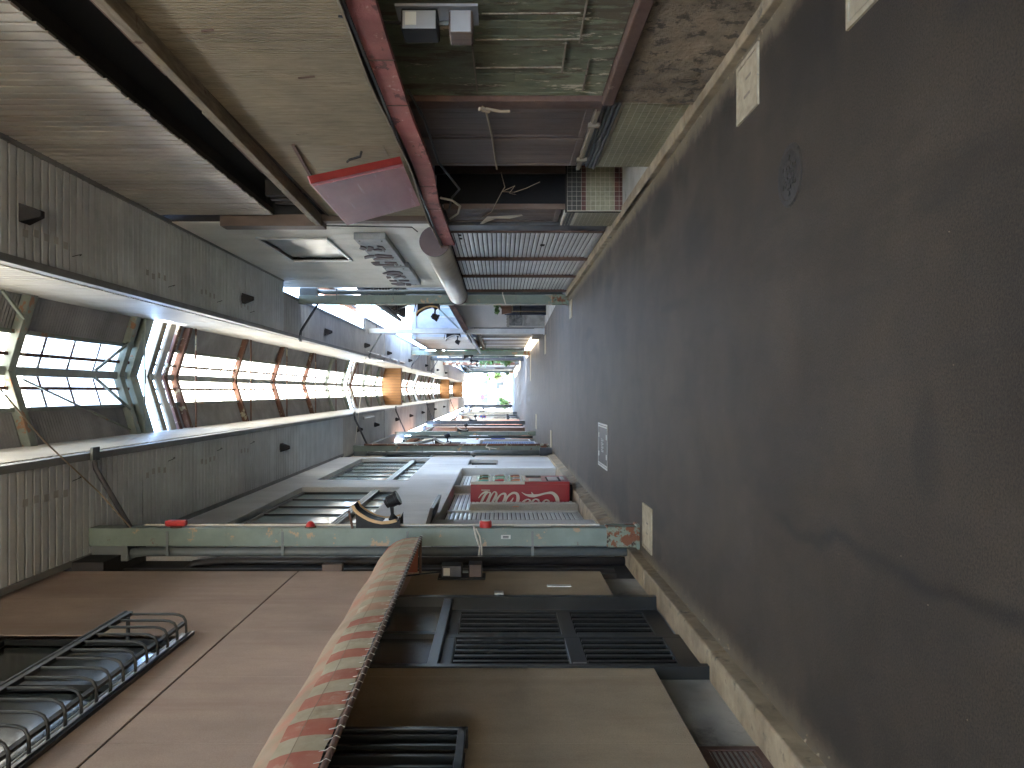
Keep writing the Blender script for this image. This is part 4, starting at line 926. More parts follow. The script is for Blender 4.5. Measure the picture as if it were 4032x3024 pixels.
def stroke(m, pts, y0, th=.003):   # measured strokes (picture units) with widths -> thin raised strokes on the side panel
    S = 1 / 1661 * y0; W_ = []
    for (cx2, cy2, wd) in pts:
        dx = 877.7 + cx2 * .1984; dy = 960 + cy2 * .1984
        W_.append((-(dy - 846) * S, EYE + (1080 - dx) * S, wd * .1984 * S / 2))
    # smooth
    q = [W_[0]]
    for i in range(len(W_) - 1):
        p0 = W_[max(i - 1, 0)]; p1 = W_[i]; p2 = W_[i + 1]; p3 = W_[min(i + 2, len(W_) - 1)]
        for k in range(1, 6):
            u = k / 5
            q.append(tuple(.5 * ((2 * p1[j]) + (-p0[j] + p2[j]) * u + (2 * p0[j] - 5 * p1[j] + 4 * p2[j] - p3[j]) * u * u + (-p0[j] + 3 * p1[j] - 3 * p2[j] + p3[j]) * u ** 3) for j in range(3)))
    o_ = len(m.v)
    for i, (x, z, wd) in enumerate(q):
        x0, z0, _ = q[max(i - 1, 0)]; x1, z1, _ = q[min(i + 1, len(q) - 1)]
        L = math.hypot(x1 - x0, z1 - z0) or 1; nx, nz = -(z1 - z0) / L, (x1 - x0) / L; wd = max(wd, .001)
        m.v += [(x + nx * wd, y0 - th, z + nz * wd), (x - nx * wd, y0 - th, z - nz * wd)]
    for i in range(len(q) - 1): m.f.append((o_ + 2 * i, o_ + 2 * i + 1, o_ + 2 * i + 3, o_ + 2 * i + 2))
m = MB()
for k, st in enumerate([[(1255, 520, 3), (1300, 548, 16), (1370, 560, 34), (1440, 552, 22), (1520, 532, 20), (1590, 530, 30), (1635, 575, 42), (1648, 640, 40), (1640, 720, 30), (1600, 780, 24)],
           [(1362, 518, 3), (1375, 545, 20), (1390, 560, 20)],
           [(1470, 700, 22), (1482, 640, 26), (1520, 605, 14), (1552, 625, 24), (1545, 690, 26), (1510, 740, 12), (1470, 700, 20)],
           [(1350, 700, 24), (1372, 625, 26), (1405, 597, 14), (1440, 612, 22), (1430, 650, 12)],
           [(1235, 700, 24), (1270, 630, 26), (1320, 598, 12), (1350, 620, 20), (1330, 690, 24), (1280, 720, 14)],
           [(1350, 600, 10), (1320, 660, 24), (1290, 720, 22)],
           [(1100, 740, 26), (1078, 650, 16), (1100, 575, 20), (1155, 530, 22), (1205, 540, 30), (1215, 600, 36), (1185, 680, 26), (1140, 740, 16)],
           [(1165, 580, 6), (1140, 620, 18), (1105, 650, 12)],
           [(970, 660, 14), (985, 600, 24), (1030, 545, 16), (1075, 540, 26), (1070, 590, 26), (1030, 650, 18), (985, 655, 12), (970, 640, 10)],
           [(880, 720, 12), (925, 650, 24), (975, 560, 28), (975, 522, 16), (945, 525, 12), (905, 600, 14), (880, 690, 14)],
           [(790, 690, 12), (820, 620, 26), (860, 545, 24), (900, 520, 14), (915, 545, 22), (880, 620, 24), (850, 670, 12), (820, 680, 8)],
           [(785, 585, 6), (815, 545, 14), (855, 520, 20), (890, 515, 10)],
           [(915, 520, 8), (890, 600, 22), (850, 680, 24)],
           [(815, 497, 8), (910, 499, 8)]]):
    stroke(m, st, VY0 - .002 - .0004 * k)
part('script_lettering', m, 'vend_white', t)

# ------------------------------------------------------------------ right: old brown shop
XR = 2.12
t = thing('old_shop', 'old boarded shop with brown ribbed siding above and peeling green boards below', 'shop', (2.2, 4, 0))
part('body', MB().box(3.2, 9, -8, 9.7, 0, 7.5).box(2.3, 3.2, -8, 5.4, 0, 3.6).box(2.3, 3.2, -8, 9.7, 4.4, 7.5), 'dark', t)
# ribbed siding, one strip per rib where it shows largest
y = 3.5
rib = MB().prism([(0, .004), (-.010, .006), (-.010, .026), (0, .028)], 'z', 0, 1.27).mesh('siding_rib', 'clad')
part('siding', MB().box(2.225, 2.3, -8, 9.72, 2.32, 3.64), 'siding_joint', t)
k = 0
while y < 9.68:
    if k < 298: inst('siding_rib', rib, t, (2.226, y, 2.33))
    y += .0315 if y < 3.5 + 280 * .0315 else .0315; k += 1
r2 = MB(); y = -1.9
while y < 3.46: r2.prism([(2.226, y), (2.217, y + .008), (2.217, y + .024), (2.226, y + .032)], 'z', 2.33, 3.6); y += .0315
part('siding_ribs_near', r2, 'clad', t, kind='stuff')
# ledge under the dark slot
zl_ = lambda y: 3.585 + y * .024
def sloped(x0, x1, y0, y1, z0, z1): return MB().hexa([(x0, y0, z0 + y0 * .024), (x1, y0, z0 + y0 * .024), (x1, y1, z0 + y1 * .024), (x0, y1, z0 + y1 * .024), (x0, y0, z1 + y0 * .024), (x1, y0, z1 + y0 * .024), (x1, y1, z1 + y1 * .024), (x0, y1, z1 + y1 * .024)])
part('ledge', sloped(2.10, 2.24, -8, 9.72, 3.475, 3.545), 'wood_grey', t, .006)
y = -2.0
while y < 9.6:
    y1 = min(y + random.uniform(.5, 1.1), 9.7); part('ledge_edge', sloped(2.125 + random.uniform(0, .012), 2.24, y, y1 - random.uniform(.005, .05), 3.555, 3.588), random.choice(['wood_grey', 'brown_trim', 'wood_grey']), t, .005); y = y1
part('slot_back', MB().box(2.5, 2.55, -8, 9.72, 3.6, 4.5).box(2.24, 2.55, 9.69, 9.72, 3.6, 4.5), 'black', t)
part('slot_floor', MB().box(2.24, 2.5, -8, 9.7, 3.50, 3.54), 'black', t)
for k in range(3): part('slot_step', MB().box(2.3, 2.48, 9.0 + k * .2, 9.08 + k * .2, 3.9, 4.2), 'dark', t)
# patched board with batten
part('batten', MB().bar((2.205, 6.88, 3.30), (2.205, 7.86, 3.385), .02, .03), 'brown_trim', t)
part('patch_board', MB().box(2.212, 2.217, 6.9, 7.9, 2.5, 3.28), 'clad', t)
for (y, z, L) in ((6.6, 3.1, .25), (5.4, 2.75, .3), (4.7, 3.2, .2)):
    part('torn_strip', MB().bar((2.212, y, z), (2.208, y + .015, z + L * .4), .012, .008), random.choice(['brown_trim', 'wood_grey']), t)
part('hanging_scrap', MB().tube([(2.2, 7.05, 2.72), (2.17, 7.1, 2.74), (2.16, 7.16, 2.85), (2.18, 7.3, 2.9)], .012, 5), 'dark', t)
# red beam and canopy edge
def zt(y): return 2.20 + (y - 3.5) * .0 + .018 * math.sin(y * 1.7)
bm = MB(); rb = MB(); ny = 40; ya_, yb_ = -2, 10.0
for s_ in range(ny):
    a = ya_ + (yb_ - ya_) * s_ / ny; b = ya_ + (yb_ - ya_) * (s_ + 1) / ny
    ha = .150 + .006 * math.sin(a * 3.1); hb = .150 + .006 * math.sin(b * 3.1)
    bm.hexa([(1.90, a, zt(a) - ha), (1.94, a, zt(a) - ha), (1.94, b, zt(b) - hb), (1.90, b, zt(b) - hb), (1.90, a, zt(a)), (1.94, a, zt(a)), (1.94, b, zt(b)), (1.90, b, zt(b))])
    u = .008 * math.sin(a * 5); v_ = .008 * math.sin(b * 5)
    rb.hexa([(1.875 + u, a, zt(a) + .02), (2.24, a, zt(a) + .09), (2.24, b, zt(b) + .09), (1.875 + v_, b, zt(b) + .02),
             (1.875 + u, a, zt(a) + .034), (2.24, a, zt(a) + .12), (2.24, b, zt(b) + .12), (1.875 + v_, b, zt(b) + .034)])
part('red_beam', bm, 'red_beam', t); part('canopy_sheet', rb, 'wood_grey', t)
part('canopy_lip', MB().box(1.89, 1.905, -2, 10, 2.205, 2.222), 'pipe_dark', t)
for y in (4.4, 5.1, 7.12, 8.0): part('beam_joint', MB().box(1.897, 1.90, y, y + .012, 2.05, 2.2), 'brown_trim', t)
part('canopy_ceiling', MB().box(1.94, 2.3, -2, 10, 2.16, 2.18), 'dark', t)
solo('loose_cable', MB().tube([(1.96, 5.0, 2.05), (1.98, 5.6, 2.0), (1.97, 6.6, 1.98), (2.0, 7.6, 1.85), (2.02, 8.0, 1.95), (1.98, 8.5, 2.02)], .010, 6), 'cable', 'black cable sagging under the red beam', 'cable', (1.97, 6.5, 2.0), smooth=True)
solo('loose_cable', MB().tube([(1.99, 7.9, 2.06), (2.0, 8.05, 1.95), (2.0, 8.3, 1.88), (1.99, 8.6, 1.92), (1.98, 8.8, 2.02)], .012, 6), 'white_cord', 'pale looped cable hanging below the red beam', 'cable', (1.99, 8.3, 2.0), smooth=True)
# green board wall (boards run upright)
y = 2.6; k = 0
gz0, gz1 = .72, 2.16
while y < 5.5:
    w_ = random.choice([.09, .10, .11, .13]); y1 = min(y + w_, 5.51); zs = random.choice([1.35, 1.6, 1.85])
    xo_ = random.uniform(0, .005)
    part('green_board', MB().box(XR + xo_, XR + .03, y + .0015, y1 - .0015, gz0, zs), 'green_wood', t)
    part('green_board', MB().box(XR + xo_ + .002, XR + .03, y + .0015, y1 - .0015, zs + .002, gz1), 'green_wood', t)
    y = y1
part('board_backing', MB().box(2.145, 2.3, -8, 5.5, 0, 2.16), 'dark', t)
part('green_boards_near', wall_x(2.12, 2.145, -8, 2.6, .72, 2.16), 'green_wood', t)
for (y, z0, z1) in ((4.30, 1.0, 1.55), (4.62, .95, 1.6), (5.02, 1.05, 1.62)):      # bare battens where panels came off
    part('bare_batten', MB().bar((XR - .004, y, z0), (XR - .004, y + .01, z1), .012, .008), 'wood_grey', t)
for (y0, y1, z) in ((4.1, 4.66, .98), (4.66, 5.1, 1.05), (4.9, 5.4, .88), (4.7, 5.45, 1.62)):
    part('bare_batten', MB().bar((XR - .004, y0, z), (XR - .004, y1, z - .01), .012, .01), 'wood_grey', t)
for k in range(40):   # curled paint flakes
    y = random.uniform(3.95, 5.4); z = random.choice([random.uniform(.8, 1.25), random.uniform(1.55, 2.1)]); s1, s2 = random.uniform(.004, .011), random.uniform(.008, .035)
    P_ = [(XR - .003 - random.uniform(0, .008), y + s1 * random.uniform(.6, 1.4) * math.cos(q * 1.05), z + s2 * random.uniform(.5, 1.4) * math.sin(q * 1.05)) for q in range(6)]
    part('paint_flake', MB().add(P_, [tuple(range(6))]), random.choice(['cover', 'green_wood', 'wood_grey', 'green_wood', 'wood_grey']), t)
part('sill_beam', MB().box(2.06, 2.3, -8, 5.55, .63, .715), 'brown_trim', t, .01)
# stucco base
m = MB(); ny, nz = 90, 14
rnd = random.Random(3)
for a in range(ny + 1):
    for b in range(nz + 1):
        y = -1 + (5.55 + 1) * a / ny; z = .03 + .62 * b / nz
        m.v.append((2.085 + rnd.uniform(-.007, .007) - .018 * (1 - b / nz) ** 2, y + rnd.uniform(-.01, .01) * (0 < a < ny), z))
for a in range(ny):
    for b in range(nz): m.f.append((a * (nz + 1) + b, a * (nz + 1) + b + 1, (a + 1) * (nz + 1) + b + 1, (a + 1) * (nz + 1) + b))
part('stucco_base', m, 'old_stucco', t, smooth=True)
part('base_return', MB().box(2.09, 2.3, 5.53, 5.56, 0, .64), 'old_stucco', t)
# brown corner post, boarded panels
part('corner_post', MB().box(2.08, 2.3, 5.51, 5.66, .70, 2.18), 'brown_trim', t, .006)
for (a, b) in ((5.69, 6.42), (6.46, 7.22)):
    dp = part('door_panel', MB().box(2.12, 2.15, a, b, .74, .80).box(2.12, 2.15, a, b, 2.04, 2.12).box(2.12, 2.15, a, a + .05, .8, 2.04).box(2.12, 2.15, b - .05, b, .8, 2.04), 'brown_board', t, .004)
    n_ = 5; w_ = (b - a - .1) / n_
    for k in range(n_): part('plank', MB().box(2.128, 2.145, a + .05 + k * w_ + .002, a + .05 + (k + 1) * w_ - .002, .8, 2.04), 'brown_board', dp)
part('panel_rail', MB().box(2.085, 2.12, 5.67, 7.25, .70, .735), 'wood_grey', t, .004)
for y in (6.0, 6.9): part('rail_block', MB().box(2.07, 2.10, y, y + .05, .67, .76), 'wood_grey', t)
solo('rope', MB().tube([(2.06, 5.56, 1.58), (2.05, 5.58, 1.555), (2.08, 6.2, 1.52), (2.09, 7.22, 1.48)], .009, 6).tube([(2.05, 5.57, 1.55), (2.04, 5.6, 1.45), (2.045, 5.61, 1.38)], .011, 6).tube([(2.04, 5.545, 1.60), (2.04, 5.6, 1.53)], .016, 6), 'cord_brown',
     'tan rope tied taut across the brown boarded door', 'rope', (2.07, 6.3, 1.5))
# tiled base: mosaic tiles in the face of the plinth
tl = part('tiled_plinth', MB().box(2.105, 2.3, 5.57, 7.2, .04, .56).box(2.13, 2.3, 5.57, 7.2, .56, .70), 'grout', t)
tm = {}
def tiles_x(parent, xf, y0, y1, z0, z1, p, m, gap=.007):
    key = (p, m, 'x')
    if key not in tm: tm[key] = MB().box(-.004, 0, 0, p - gap, 0, p - gap).mesh('tile', m)
    y = y0; c = 0
    while y < y1 - p * .5:
        z = z0
        while z < z1 - p * .5:
            inst('tile', tm[key], parent, (xf, y, z)); z += p; c += 1
        y += p
    return c
tiles_x(tl, 2.105, 5.575, 7.2, .06, .56, .054, 'tile')
for k in range(4): part('sill_step', MB().box(2.085 + k * .012, 2.3, 5.57, 7.22, .565 + k * .032, .588 + k * .032), 'tile_dark', tl, .003)
# recess
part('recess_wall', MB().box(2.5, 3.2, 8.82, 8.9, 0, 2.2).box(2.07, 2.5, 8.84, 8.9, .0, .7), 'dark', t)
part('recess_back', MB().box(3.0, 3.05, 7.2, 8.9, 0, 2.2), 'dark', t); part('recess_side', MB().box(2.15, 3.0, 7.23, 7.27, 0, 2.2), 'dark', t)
part('recess_floor', MB().box(2.0, 3.0, 7.22, 8.82, .02, .05), 'concrete_grey', t)
rt = part('recess_plinth', MB().box(2.07, 3.0, 8.80, 8.86, .03, .68), 'grout', t)
ty = MB().box(0, .0505, -.004, 0, 0, .0505).mesh('tile', G['tile']); tyb = MB().box(0, .0505, -.004, 0, 0, .0505).mesh('tile', G['tile_brown']); tyd = MB().box(0, .0505, -.004, 0, 0, .0505).mesh('tile', G['tile_dark'])
for a in range(11):
    for b in range(12):
        me = tyb if b < 2 or b == 8 else (tyd if b in (9, 10, 11) else ty)
        inst('tile', me, rt, (2.075 + a * .054, 8.80, .035 + b * .054))
part('recess_door', MB().box(2.10, 2.16, 8.84, 8.87, .70, 2.1).box(2.5, 2.95, 8.8, 8.83, .70, 2.1), 'brown_board', t)
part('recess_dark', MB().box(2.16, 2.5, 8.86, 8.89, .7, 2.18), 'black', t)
# second boarded panel and plinth, green edge post
dp = part('door_panel', MB().box(2.10, 2.14, 8.88, 9.52, .74, .80).box(2.10, 2.14, 8.88, 9.52, 2.0, 2.08).box(2.10, 2.14, 8.88, 8.93, .8, 2.0).box(2.10, 2.14, 9.47, 9.52, .8, 2.0), 'brown_board', t, .004)
for k in range(4): part('plank', MB().box(2.11, 2.13, 8.932 + k * .134, 9.062 + k * .134, .8, 2.0), 'brown_board', dp)
tl2 = part('tiled_plinth', MB().box(2.075, 2.3, 8.86, 9.6, .04, .70), 'grout', t)
tiles_x(tl2, 2.075, 8.87, 9.6, .06, .56, .054, 'tile'); tiles_x(tl2, 2.075, 8.87, 9.6, .58, .70, .036, 'tile_dark')
part('edge_post', MB().box(2.08, 2.3, 9.62, 9.95, .1, 2.2), 'post_dark', t, .01)
part('edge_post_trim', MB().box(2.07, 2.09, 9.97, 10.05, .1, 2.2), 'brown_trim', t)
# cloth and string across the recess
solo('string', MB().tube([(2.12, 9.5, 1.72), (2.09, 8.95, 1.55), (2.08, 8.0, 1.43), (2.1, 7.9, 1.40), (2.11, 7.4, 1.44)], .004, 5)
     .tube([(2.08, 8.0, 1.43), (2.1, 8.1, 1.3), (2.09, 7.9, 1.18), (2.1, 7.7, 1.05)], .0025, 5).tube([(2.08, 8.0, 1.43), (2.1, 7.85, 1.3), (2.09, 8.1, 1.35), (2.1, 8.2, 1.28)], .0025, 5), 'cord_brown',
     'thin pale string tied across the dark shop recess', 'string', (2.1, 8.2, 1.4))
m = MB(); m.v = [(2.06, 9.05, 1.60), (2.05, 9.0, 1.52), (2.05, 8.9, 1.20), (2.07, 9.05, 1.18), (2.05, 9.12, 1.34), (2.07, 9.2, 1.5), (2.05, 9.4, 1.66), (2.06, 9.45, 1.70)]
m.f = [(0, 1, 4, 5), (1, 2, 3, 4), (0, 5, 6, 7)]
solo('rag', m, 'house_cream', 'torn yellowish rag hanging on the string by the brown panel', 'rag', (2.06, 9.1, 1.4))
# upper wall of strips above the dark slot (near part of the arcade's outer wall)
t2 = part('upper_wall', MB().box(2.235, 2.3, -8, 9.72, 4.30, 5.8), 'joint_cream', t)
y = 3.9
while y < 9.65: inst('wall_strip', vstrip_mesh('wall_strip', 1.5, 'outer_wall', 1), t2, (2.229, y, 4.19 + y * .012 + random.uniform(-.01, .01))); y += .12
r2 = MB(); y = -1.9
while y < 3.85: r2.prism([(2.235, y + .010), (2.218, y + .010), (2.218, y + .110), (2.235, y + .110)], 'z', 4.21, 5.74); y += .12
part('wall_strips_near', r2, 'outer_wall', t2, kind='stuff')
part('end_board', MB().box(2.10, 2.3, 9.74, 9.98, 3.7, 5.0), 'brown_board', t, .006)
part('end_board_lower', MB().box(2.16, 2.3, 9.74, 9.9, 2.3, 3.7), 'brown_board', t, .006)

# leaning pink sign
t = thing('pink_sign', 'faded pink metal sign board with red edge, leaning out from the brown siding', 'sign', (2.1, 7.8, 2.4))
P0, P1, P2, P3 = Vector((2.13, 7.18, 2.36)), Vector((2.13, 8.80, 2.36)), Vector((1.85, 8.55, 3.14)), Vector((1.85, 6.84, 3.13))
nrm = (P1 - P0).cross(P3 - P0).normalized()
if nrm.x > 0: nrm = -nrm
bk = -nrm * .07
part('face', MB().hexa([P0, P1, P1 + bk * .2, P0 + bk * .2, P3, P2, P2 + bk * .2, P3 + bk * .2]), 'pink_sign', t, .004)
u_ = (P1 - P0).normalized() * .03
part('edge_strip', MB().hexa([P0 - u_ * .1, P0 + u_ * .3, P0 + u_ * .3 + bk, P0 - u_ * .1 + bk, P3 - u_ * .1, P3 + u_ * .3, P3 + u_ * .3 + bk, P3 - u_ * .1 + bk]), 'red_edge', t)
part('edge_ridge', MB().hexa([P0 + u_ * 2, P0 + u_ * 3, P0 + u_ * 3 - bk * .12, P0 + u_ * 2 - bk * .12, P3 + u_ * 2, P3 + u_ * 3, P3 + u_ * 3 - bk * .12, P3 + u_ * 2 - bk * .12]), 'pink_sign', t)
part('top_edge', MB().hexa([P3, P2, P2 + bk, P3 + bk, P3 + Vector((0, 0, .012)), P2 + Vector((0, 0, .012)), P2 + bk + Vector((0, 0, .012)), P3 + bk + Vector((0, 0, .012))]), 'pink_sign', t)

# ------------------------------------------------------------------ right: cream panel building with shutters
XC = 2.20
t = thing('cream_building', 'cream white panelled building with grey roller shutters and sign plates', 'building', (XC, 13, 0))
win = (11.0, 12.85, 3.95, 4.90)
y = 9.99
while y < 16.28:
    y1 = min(y + .385, 16.29); m = MB()
    for a, b, c, d in cells(y, y1, 2.28, 6.6, [win]):
        m.box(XC, XC + .05, a + (.008 if a == y else 0), b - (.008 if b == y1 else 0), c, d)
        if win[0] < y1 and win[1] > y: part('siding_board', m, 'white_panel', t); m = MB()
    if m.v: part('siding_board', m, 'white_panel', t)
    y = y1
part('body', MB().box(2.36, 8, 9.98, 16.25, 0, 6.6), 'grey_render', t)
part('backing', wall_x(XC + .01, 2.36, 9.99, 16.28, 2.28, 6.6, [win]), 'groove', t)
wd = part('window', MB().box(XC - .03, XC + .1, 10.96, 12.89, 3.91, 3.95).box(XC - .02, XC + .1, 10.96, 12.89, 4.90, 4.94).box(XC - .03, XC + .1, 10.96, 11.0, 3.95, 4.9).box(XC - .03, XC + .1, 12.85, 12.89, 3.95, 4.9)
          .box(XC + .03, XC + .07, 11.74, 11.79, 3.95, 4.9), 'aluminium', t, .003)
part('pane', MB().box(XC + .02, XC + .03, 11.0, 11.74, 3.95, 4.9), 'win_light', wd); part('pane', MB().box(XC + .035, XC + .04, 11.79, 12.85, 3.95, 4.9), 'win_light', wd)
part('shutter_box', MB().box(2.12, 2.36, 9.98, 16.28, 2.18, 2.28), 'aluminium', t)
part('lower_wall', MB().box(2.20, 2.36, 9.98, 16.28, .05, 2.18), 'dark', t)
shutter(t, 2.16, 10.25, 12.28, .06, 2.17, 1, pitch=.066, rail='brown_trim'); shutter(t, 2.16, 12.36, 14.12, .06, 2.17, 1, pitch=.066, rail='brown_trim'); shutter(t, 2.16, 14.2, 16.15, .06, 2.17, 1, pitch=.066, rail='brown_trim')
for y in (12.29, 14.13, 16.18): part('shutter_post', MB().box(2.10, 2.2, y, y + .06, .05, 2.2), 'brown_trim', t)
part('shutter_lock', MB().box(2.135, 2.145, 11.2, 11.3, .8, .86), 'dark', t)
part('shutter_sticker', MB().box(2.14, 2.146, 10.4, 10.5, 1.30, 1.34), 'sticker', t)
part('door_label', MB().box(2.135, 2.147, 10.5, 10.56, 1.98, 2.02).box(2.135, 2.147, 10.75, 10.8, 1.98, 2.02), 'dark', t)
part('wall_wire', MB().tube([(2.19, 10.15, 3.8), (2.185, 10.18, 3.2), (2.18, 10.2, 2.62), (2.15, 10.35, 2.56)], .008, 5), 'cable', t)
# rolled awning
t = thing('rolled_awning', 'thick grey cylinder of a rolled up awning above the roller shutters', 'awning', (1.97, 13, 2.3))
part('roll', MB().tube([(1.97, 10.12, 2.31), (1.97, 13, 2.30), (1.97, 15.75, 2.31)], .185, 28), 'roll', t, smooth=True)
part('end_cap', MB().tube([(1.97, 10.08, 2.31), (1.97, 10.125, 2.31)], .20, 28), 'roll_end', t)
part('end_cap', MB().tube([(1.97, 15.745, 2.31), (1.97, 15.79, 2.31)], .20, 28), 'roll_end', t)
for y in (10.4, 13.0, 15.4): part('bracket', MB().box(2.1, 2.24, y, y + .05, 2.28, 2.34), 'pipe_dark', t)
# sign plates with raised brush letters
def sign_plate(y0, y1, label, rows, zoff=0):
    t = thing('sign_plate', label, 'sign', (2.1, (y0 + y1) / 2, 3.03), 'grey sign plates with raised letters on the cream wall')
    part('plate', MB().box(2.10, 2.195, y0, y1, 3.03 + zoff, 3.47 + zoff), 'sign_metal', t, .01)
    for y in (y0 + .12, y1 - .12):
        for z in (3.1, 3.41): part('bolt', MB().disc((2.097, y, z), .012, 'x', .01, 8), 'dark', t)
    for r_ in rows:
        pts = []
        for cx2, cy2 in r_:
            yy_, zz2 = onx(751.6 + cx2 * .0719, 504.7 + cy2 * .0719, 2.095); pts.append((yy_, zz2))
        # fan of the outline as a closed raised slab
        part('letter_stroke', MB().prism([(p[0], p[1]) for p in pts], 'x', 2.086 + zoff * 0, 2.10), 'glyph', t)
sign_plate(10.6, 12.88, 'grey sign plate with raised purple brown letters, nearer of the two on the cream wall',
           [[(380, 370), (520, 400), (560, 450), (480, 490), (340, 450)], [(600, 380), (760, 410), (780, 440), (690, 520), (570, 520), (600, 450)], [(880, 370), (1050, 400), (1130, 480), (1110, 550), (1060, 520), (1060, 450), (900, 420)],
            [(760, 480), (900, 455), (1040, 490), (1040, 530), (800, 505)], [(490, 690), (590, 660), (800, 660), (800, 700), (560, 745), (500, 755)], [(810, 640), (900, 625), (1320, 660), (1330, 690), (820, 680)],
            [(880, 710), (1100, 720), (1380, 715), (1360, 765), (1200, 750), (900, 780), (760, 775)], [(690, 860), (950, 850), (960, 900), (720, 890)], [(1100, 855), (1450, 860), (1510, 950), (1440, 960), (1400, 900), (1120, 890)], [(740, 910), (1000, 925), (1390, 930), (1400, 975), (1000, 965), (830, 960)]])
sign_plate(13.02, 15.15, 'grey sign plate with raised purple brown letters, farther of the two on the cream wall',
           [[(1040, 1190), (1200, 1145), (1350, 1130), (1560, 1150), (1650, 1200), (1640, 1240), (1450, 1210), (1200, 1200), (1080, 1215)], [(1160, 1220), (1400, 1225), (1600, 1250), (1400, 1255), (1180, 1245)],
            [(1150, 1290), (1280, 1295), (1300, 1330), (1180, 1345)], [(1380, 1310), (1550, 1270), (1700, 1275), (1750, 1330), (1700, 1345), (1600, 1300), (1440, 1340)], [(1240, 1400), (1460, 1410), (1480, 1440), (1270, 1435)],
            [(1520, 1395), (1840, 1400), (1840, 1440), (1560, 1430)], [(1290, 1490), (1600, 1475), (1720, 1490), (1720, 1550), (1500, 1555), (1320, 1520)], [(1730, 1500), (1900, 1510), (1900, 1560), (1760, 1560)]], -.03)

# ------------------------------------------------------------------ houses farther along
def window_on(parent, side, xf, y0, y1, z0, z1, frame='bronze', glass='win_green', mull=1):
    f = side   # side -1: building left, faces +x ; outward = -side
    o_ = -side
    m = MB().box(xf - o_ * .04, xf + o_ * .03, y0, y1, z0, z0 + .05).box(xf - o_ * .04, xf + o_ * .03, y0, y1, z1 - .05, z1).box(xf - o_ * .04, xf + o_ * .03, y0, y0 + .05, z0 + .05, z1 - .05).box(xf - o_ * .04, xf + o_ * .03, y1 - .05, y1, z0 + .05, z1 - .05)
    for k in range(mull):
        y = y0 + (y1 - y0) * (k + 1) / (mull + 1); m.box(xf - o_ * .02, xf + o_ * .02, y - .025, y + .025, z0 + .05, z1 - .05)
    w_ = part('window', m, frame, parent); part('pane', MB().box(xf + o_ * .003, xf + o_ * .008, y0 + .05, y1 - .05, z0 + .05, z1 - .05), glass, w_); return w_
def window_cam(parent, yf, x0, x1, z0, z1, frame='bronze', glass='win_green', mull=1):   # on a wall facing the camera
    m = MB().box(x0, x1, yf - .03, yf, z0, z0 + .05).box(x0, x1, yf - .03, yf, z1 - .05, z1).box(x0, x0 + .05, yf - .03, yf, z0, z1).box(x1 - .05, x1, yf - .03, yf, z0, z1)
    for k in range(mull):
        x = x0 + (x1 - x0) * (k + 1) / (mull + 1); m.box(x - .025, x + .025, yf - .02, yf, z0 + .05, z1 - .05)
    w_ = part('window', m, frame, parent); part('pane', MB().box(x0 + .05, x1 - .05, yf - .008, yf - .003, z0 + .05, z1 - .05), glass, w_); return w_
def house(name, label, side, xf, y0, y1, h, m, roof=None, wins=(), depth=6, cat='house', rm='roof_tile', over=.35):
    t = thing(name, label, cat, (xf, (y0 + y1) / 2, 0)); o_ = -side; xb = xf + side * depth
    part('wall', MB().box(xf, xb, y0, y1, 0, h), m, t)
    for w_ in wins: window_on(t, side, xf, *w_)
    if roof == 'gable_y':      # ridge along y
        xm = (xf + xb) / 2
        for s in (0, 1):
            xe = (xf + o_ * over) if s == 0 else (xb - o_ * over)
            ze = h - .1
            part('roof_slope', MB().hexa([(xe, y0 - .3, ze), (xm, y0 - .3, h + 1.5), (xm, y1 + .3, h + 1.5), (xe, y1 + .3, ze), (xe, y0 - .3, ze + .12), (xm, y0 - .3, h + 1.62), (xm, y1 + .3, h + 1.62), (xe, y1 + .3, ze + .12)]), rm, t)
        for yy in (y0, y1 - .05): part('gable', MB().prism([(xf, h), (xb, h), (xm, h + 1.5)], 'y', yy, yy + .05), m, t)
        part('gutter', MB().tube([(xf + o_ * (over + .05), y0 - .3, h - .12), (xf + o_ * (over + .05), y1 + .3, h - .12)], .06, 8), 'pipe', t)
    elif roof == 'flat': part('roof', MB().box(xf + o_ * .1, xb, y0 - .05, y1 + .05, h, h + .18), rm, t)
    elif roof == 'lean':
        part('roof', MB().hexa([(xf + o_ * .3, y0 - .2, h - .05), (xb, y0 - .2, h + 1.2), (xb, y1 + .2, h + 1.2), (xf + o_ * .3, y1 + .2, h - .05), (xf + o_ * .3, y0 - .2, h + .06), (xb, y0 - .2, h + 1.32), (xb, y1 + .2, h + 1.32), (xf + o_ * .3, y1 + .2, h + .06)]), rm, t)
    return t
# left side
t = house('cream_house', 'narrow cream wall house just past the white building', -1, -1.88, 20.62, 23.4, 6.0, 'house_cream', 'flat', [(21.4, 22.8, 3.4, 4.8, 'bronze', 'win_dark')])
t = house('grey_shop', 'grey sided shop with a royal blue roller shutter', -1, -1.98, 23.5, 30.2, 5.6, 'house_grey', 'lean', [(24.2, 26.8, 2.9, 3.9, 'aluminium', 'win_green', 2), (27.6, 29.6, 2.9, 3.9, 'bronze', 'win_dark')], cat='shop')
shutter(t, -1.955, 25.4, 29.9, .1, 2.1, -1, pitch=.09, m='blue')
part('signboard', MB().box(-1.97, -1.88, 24.0, 30.0, 2.2, 2.7), 'spandrel', t)
part('hanging_pipe', MB().tube([(-1.85, 24, 5.0), (-1.75, 26, 4.2), (-1.8, 29, 3.9)], .05, 6), 'pipe', t)
t = house('timber_shop', 'shop with teal sign and timber doors in sunlight', -1, -2.35, 30.8, 38, 5.4, 'house_white', 'gable_y', [(31.4, 33, .6, 2.2, 'brown_trim', 'win_dark', 3)], cat='shop', rm='roof_rust')
part('sign_panel', MB().box(-2.34, -2.20, 31.2, 33.4, 2.35, 2.9), 'teal', t)
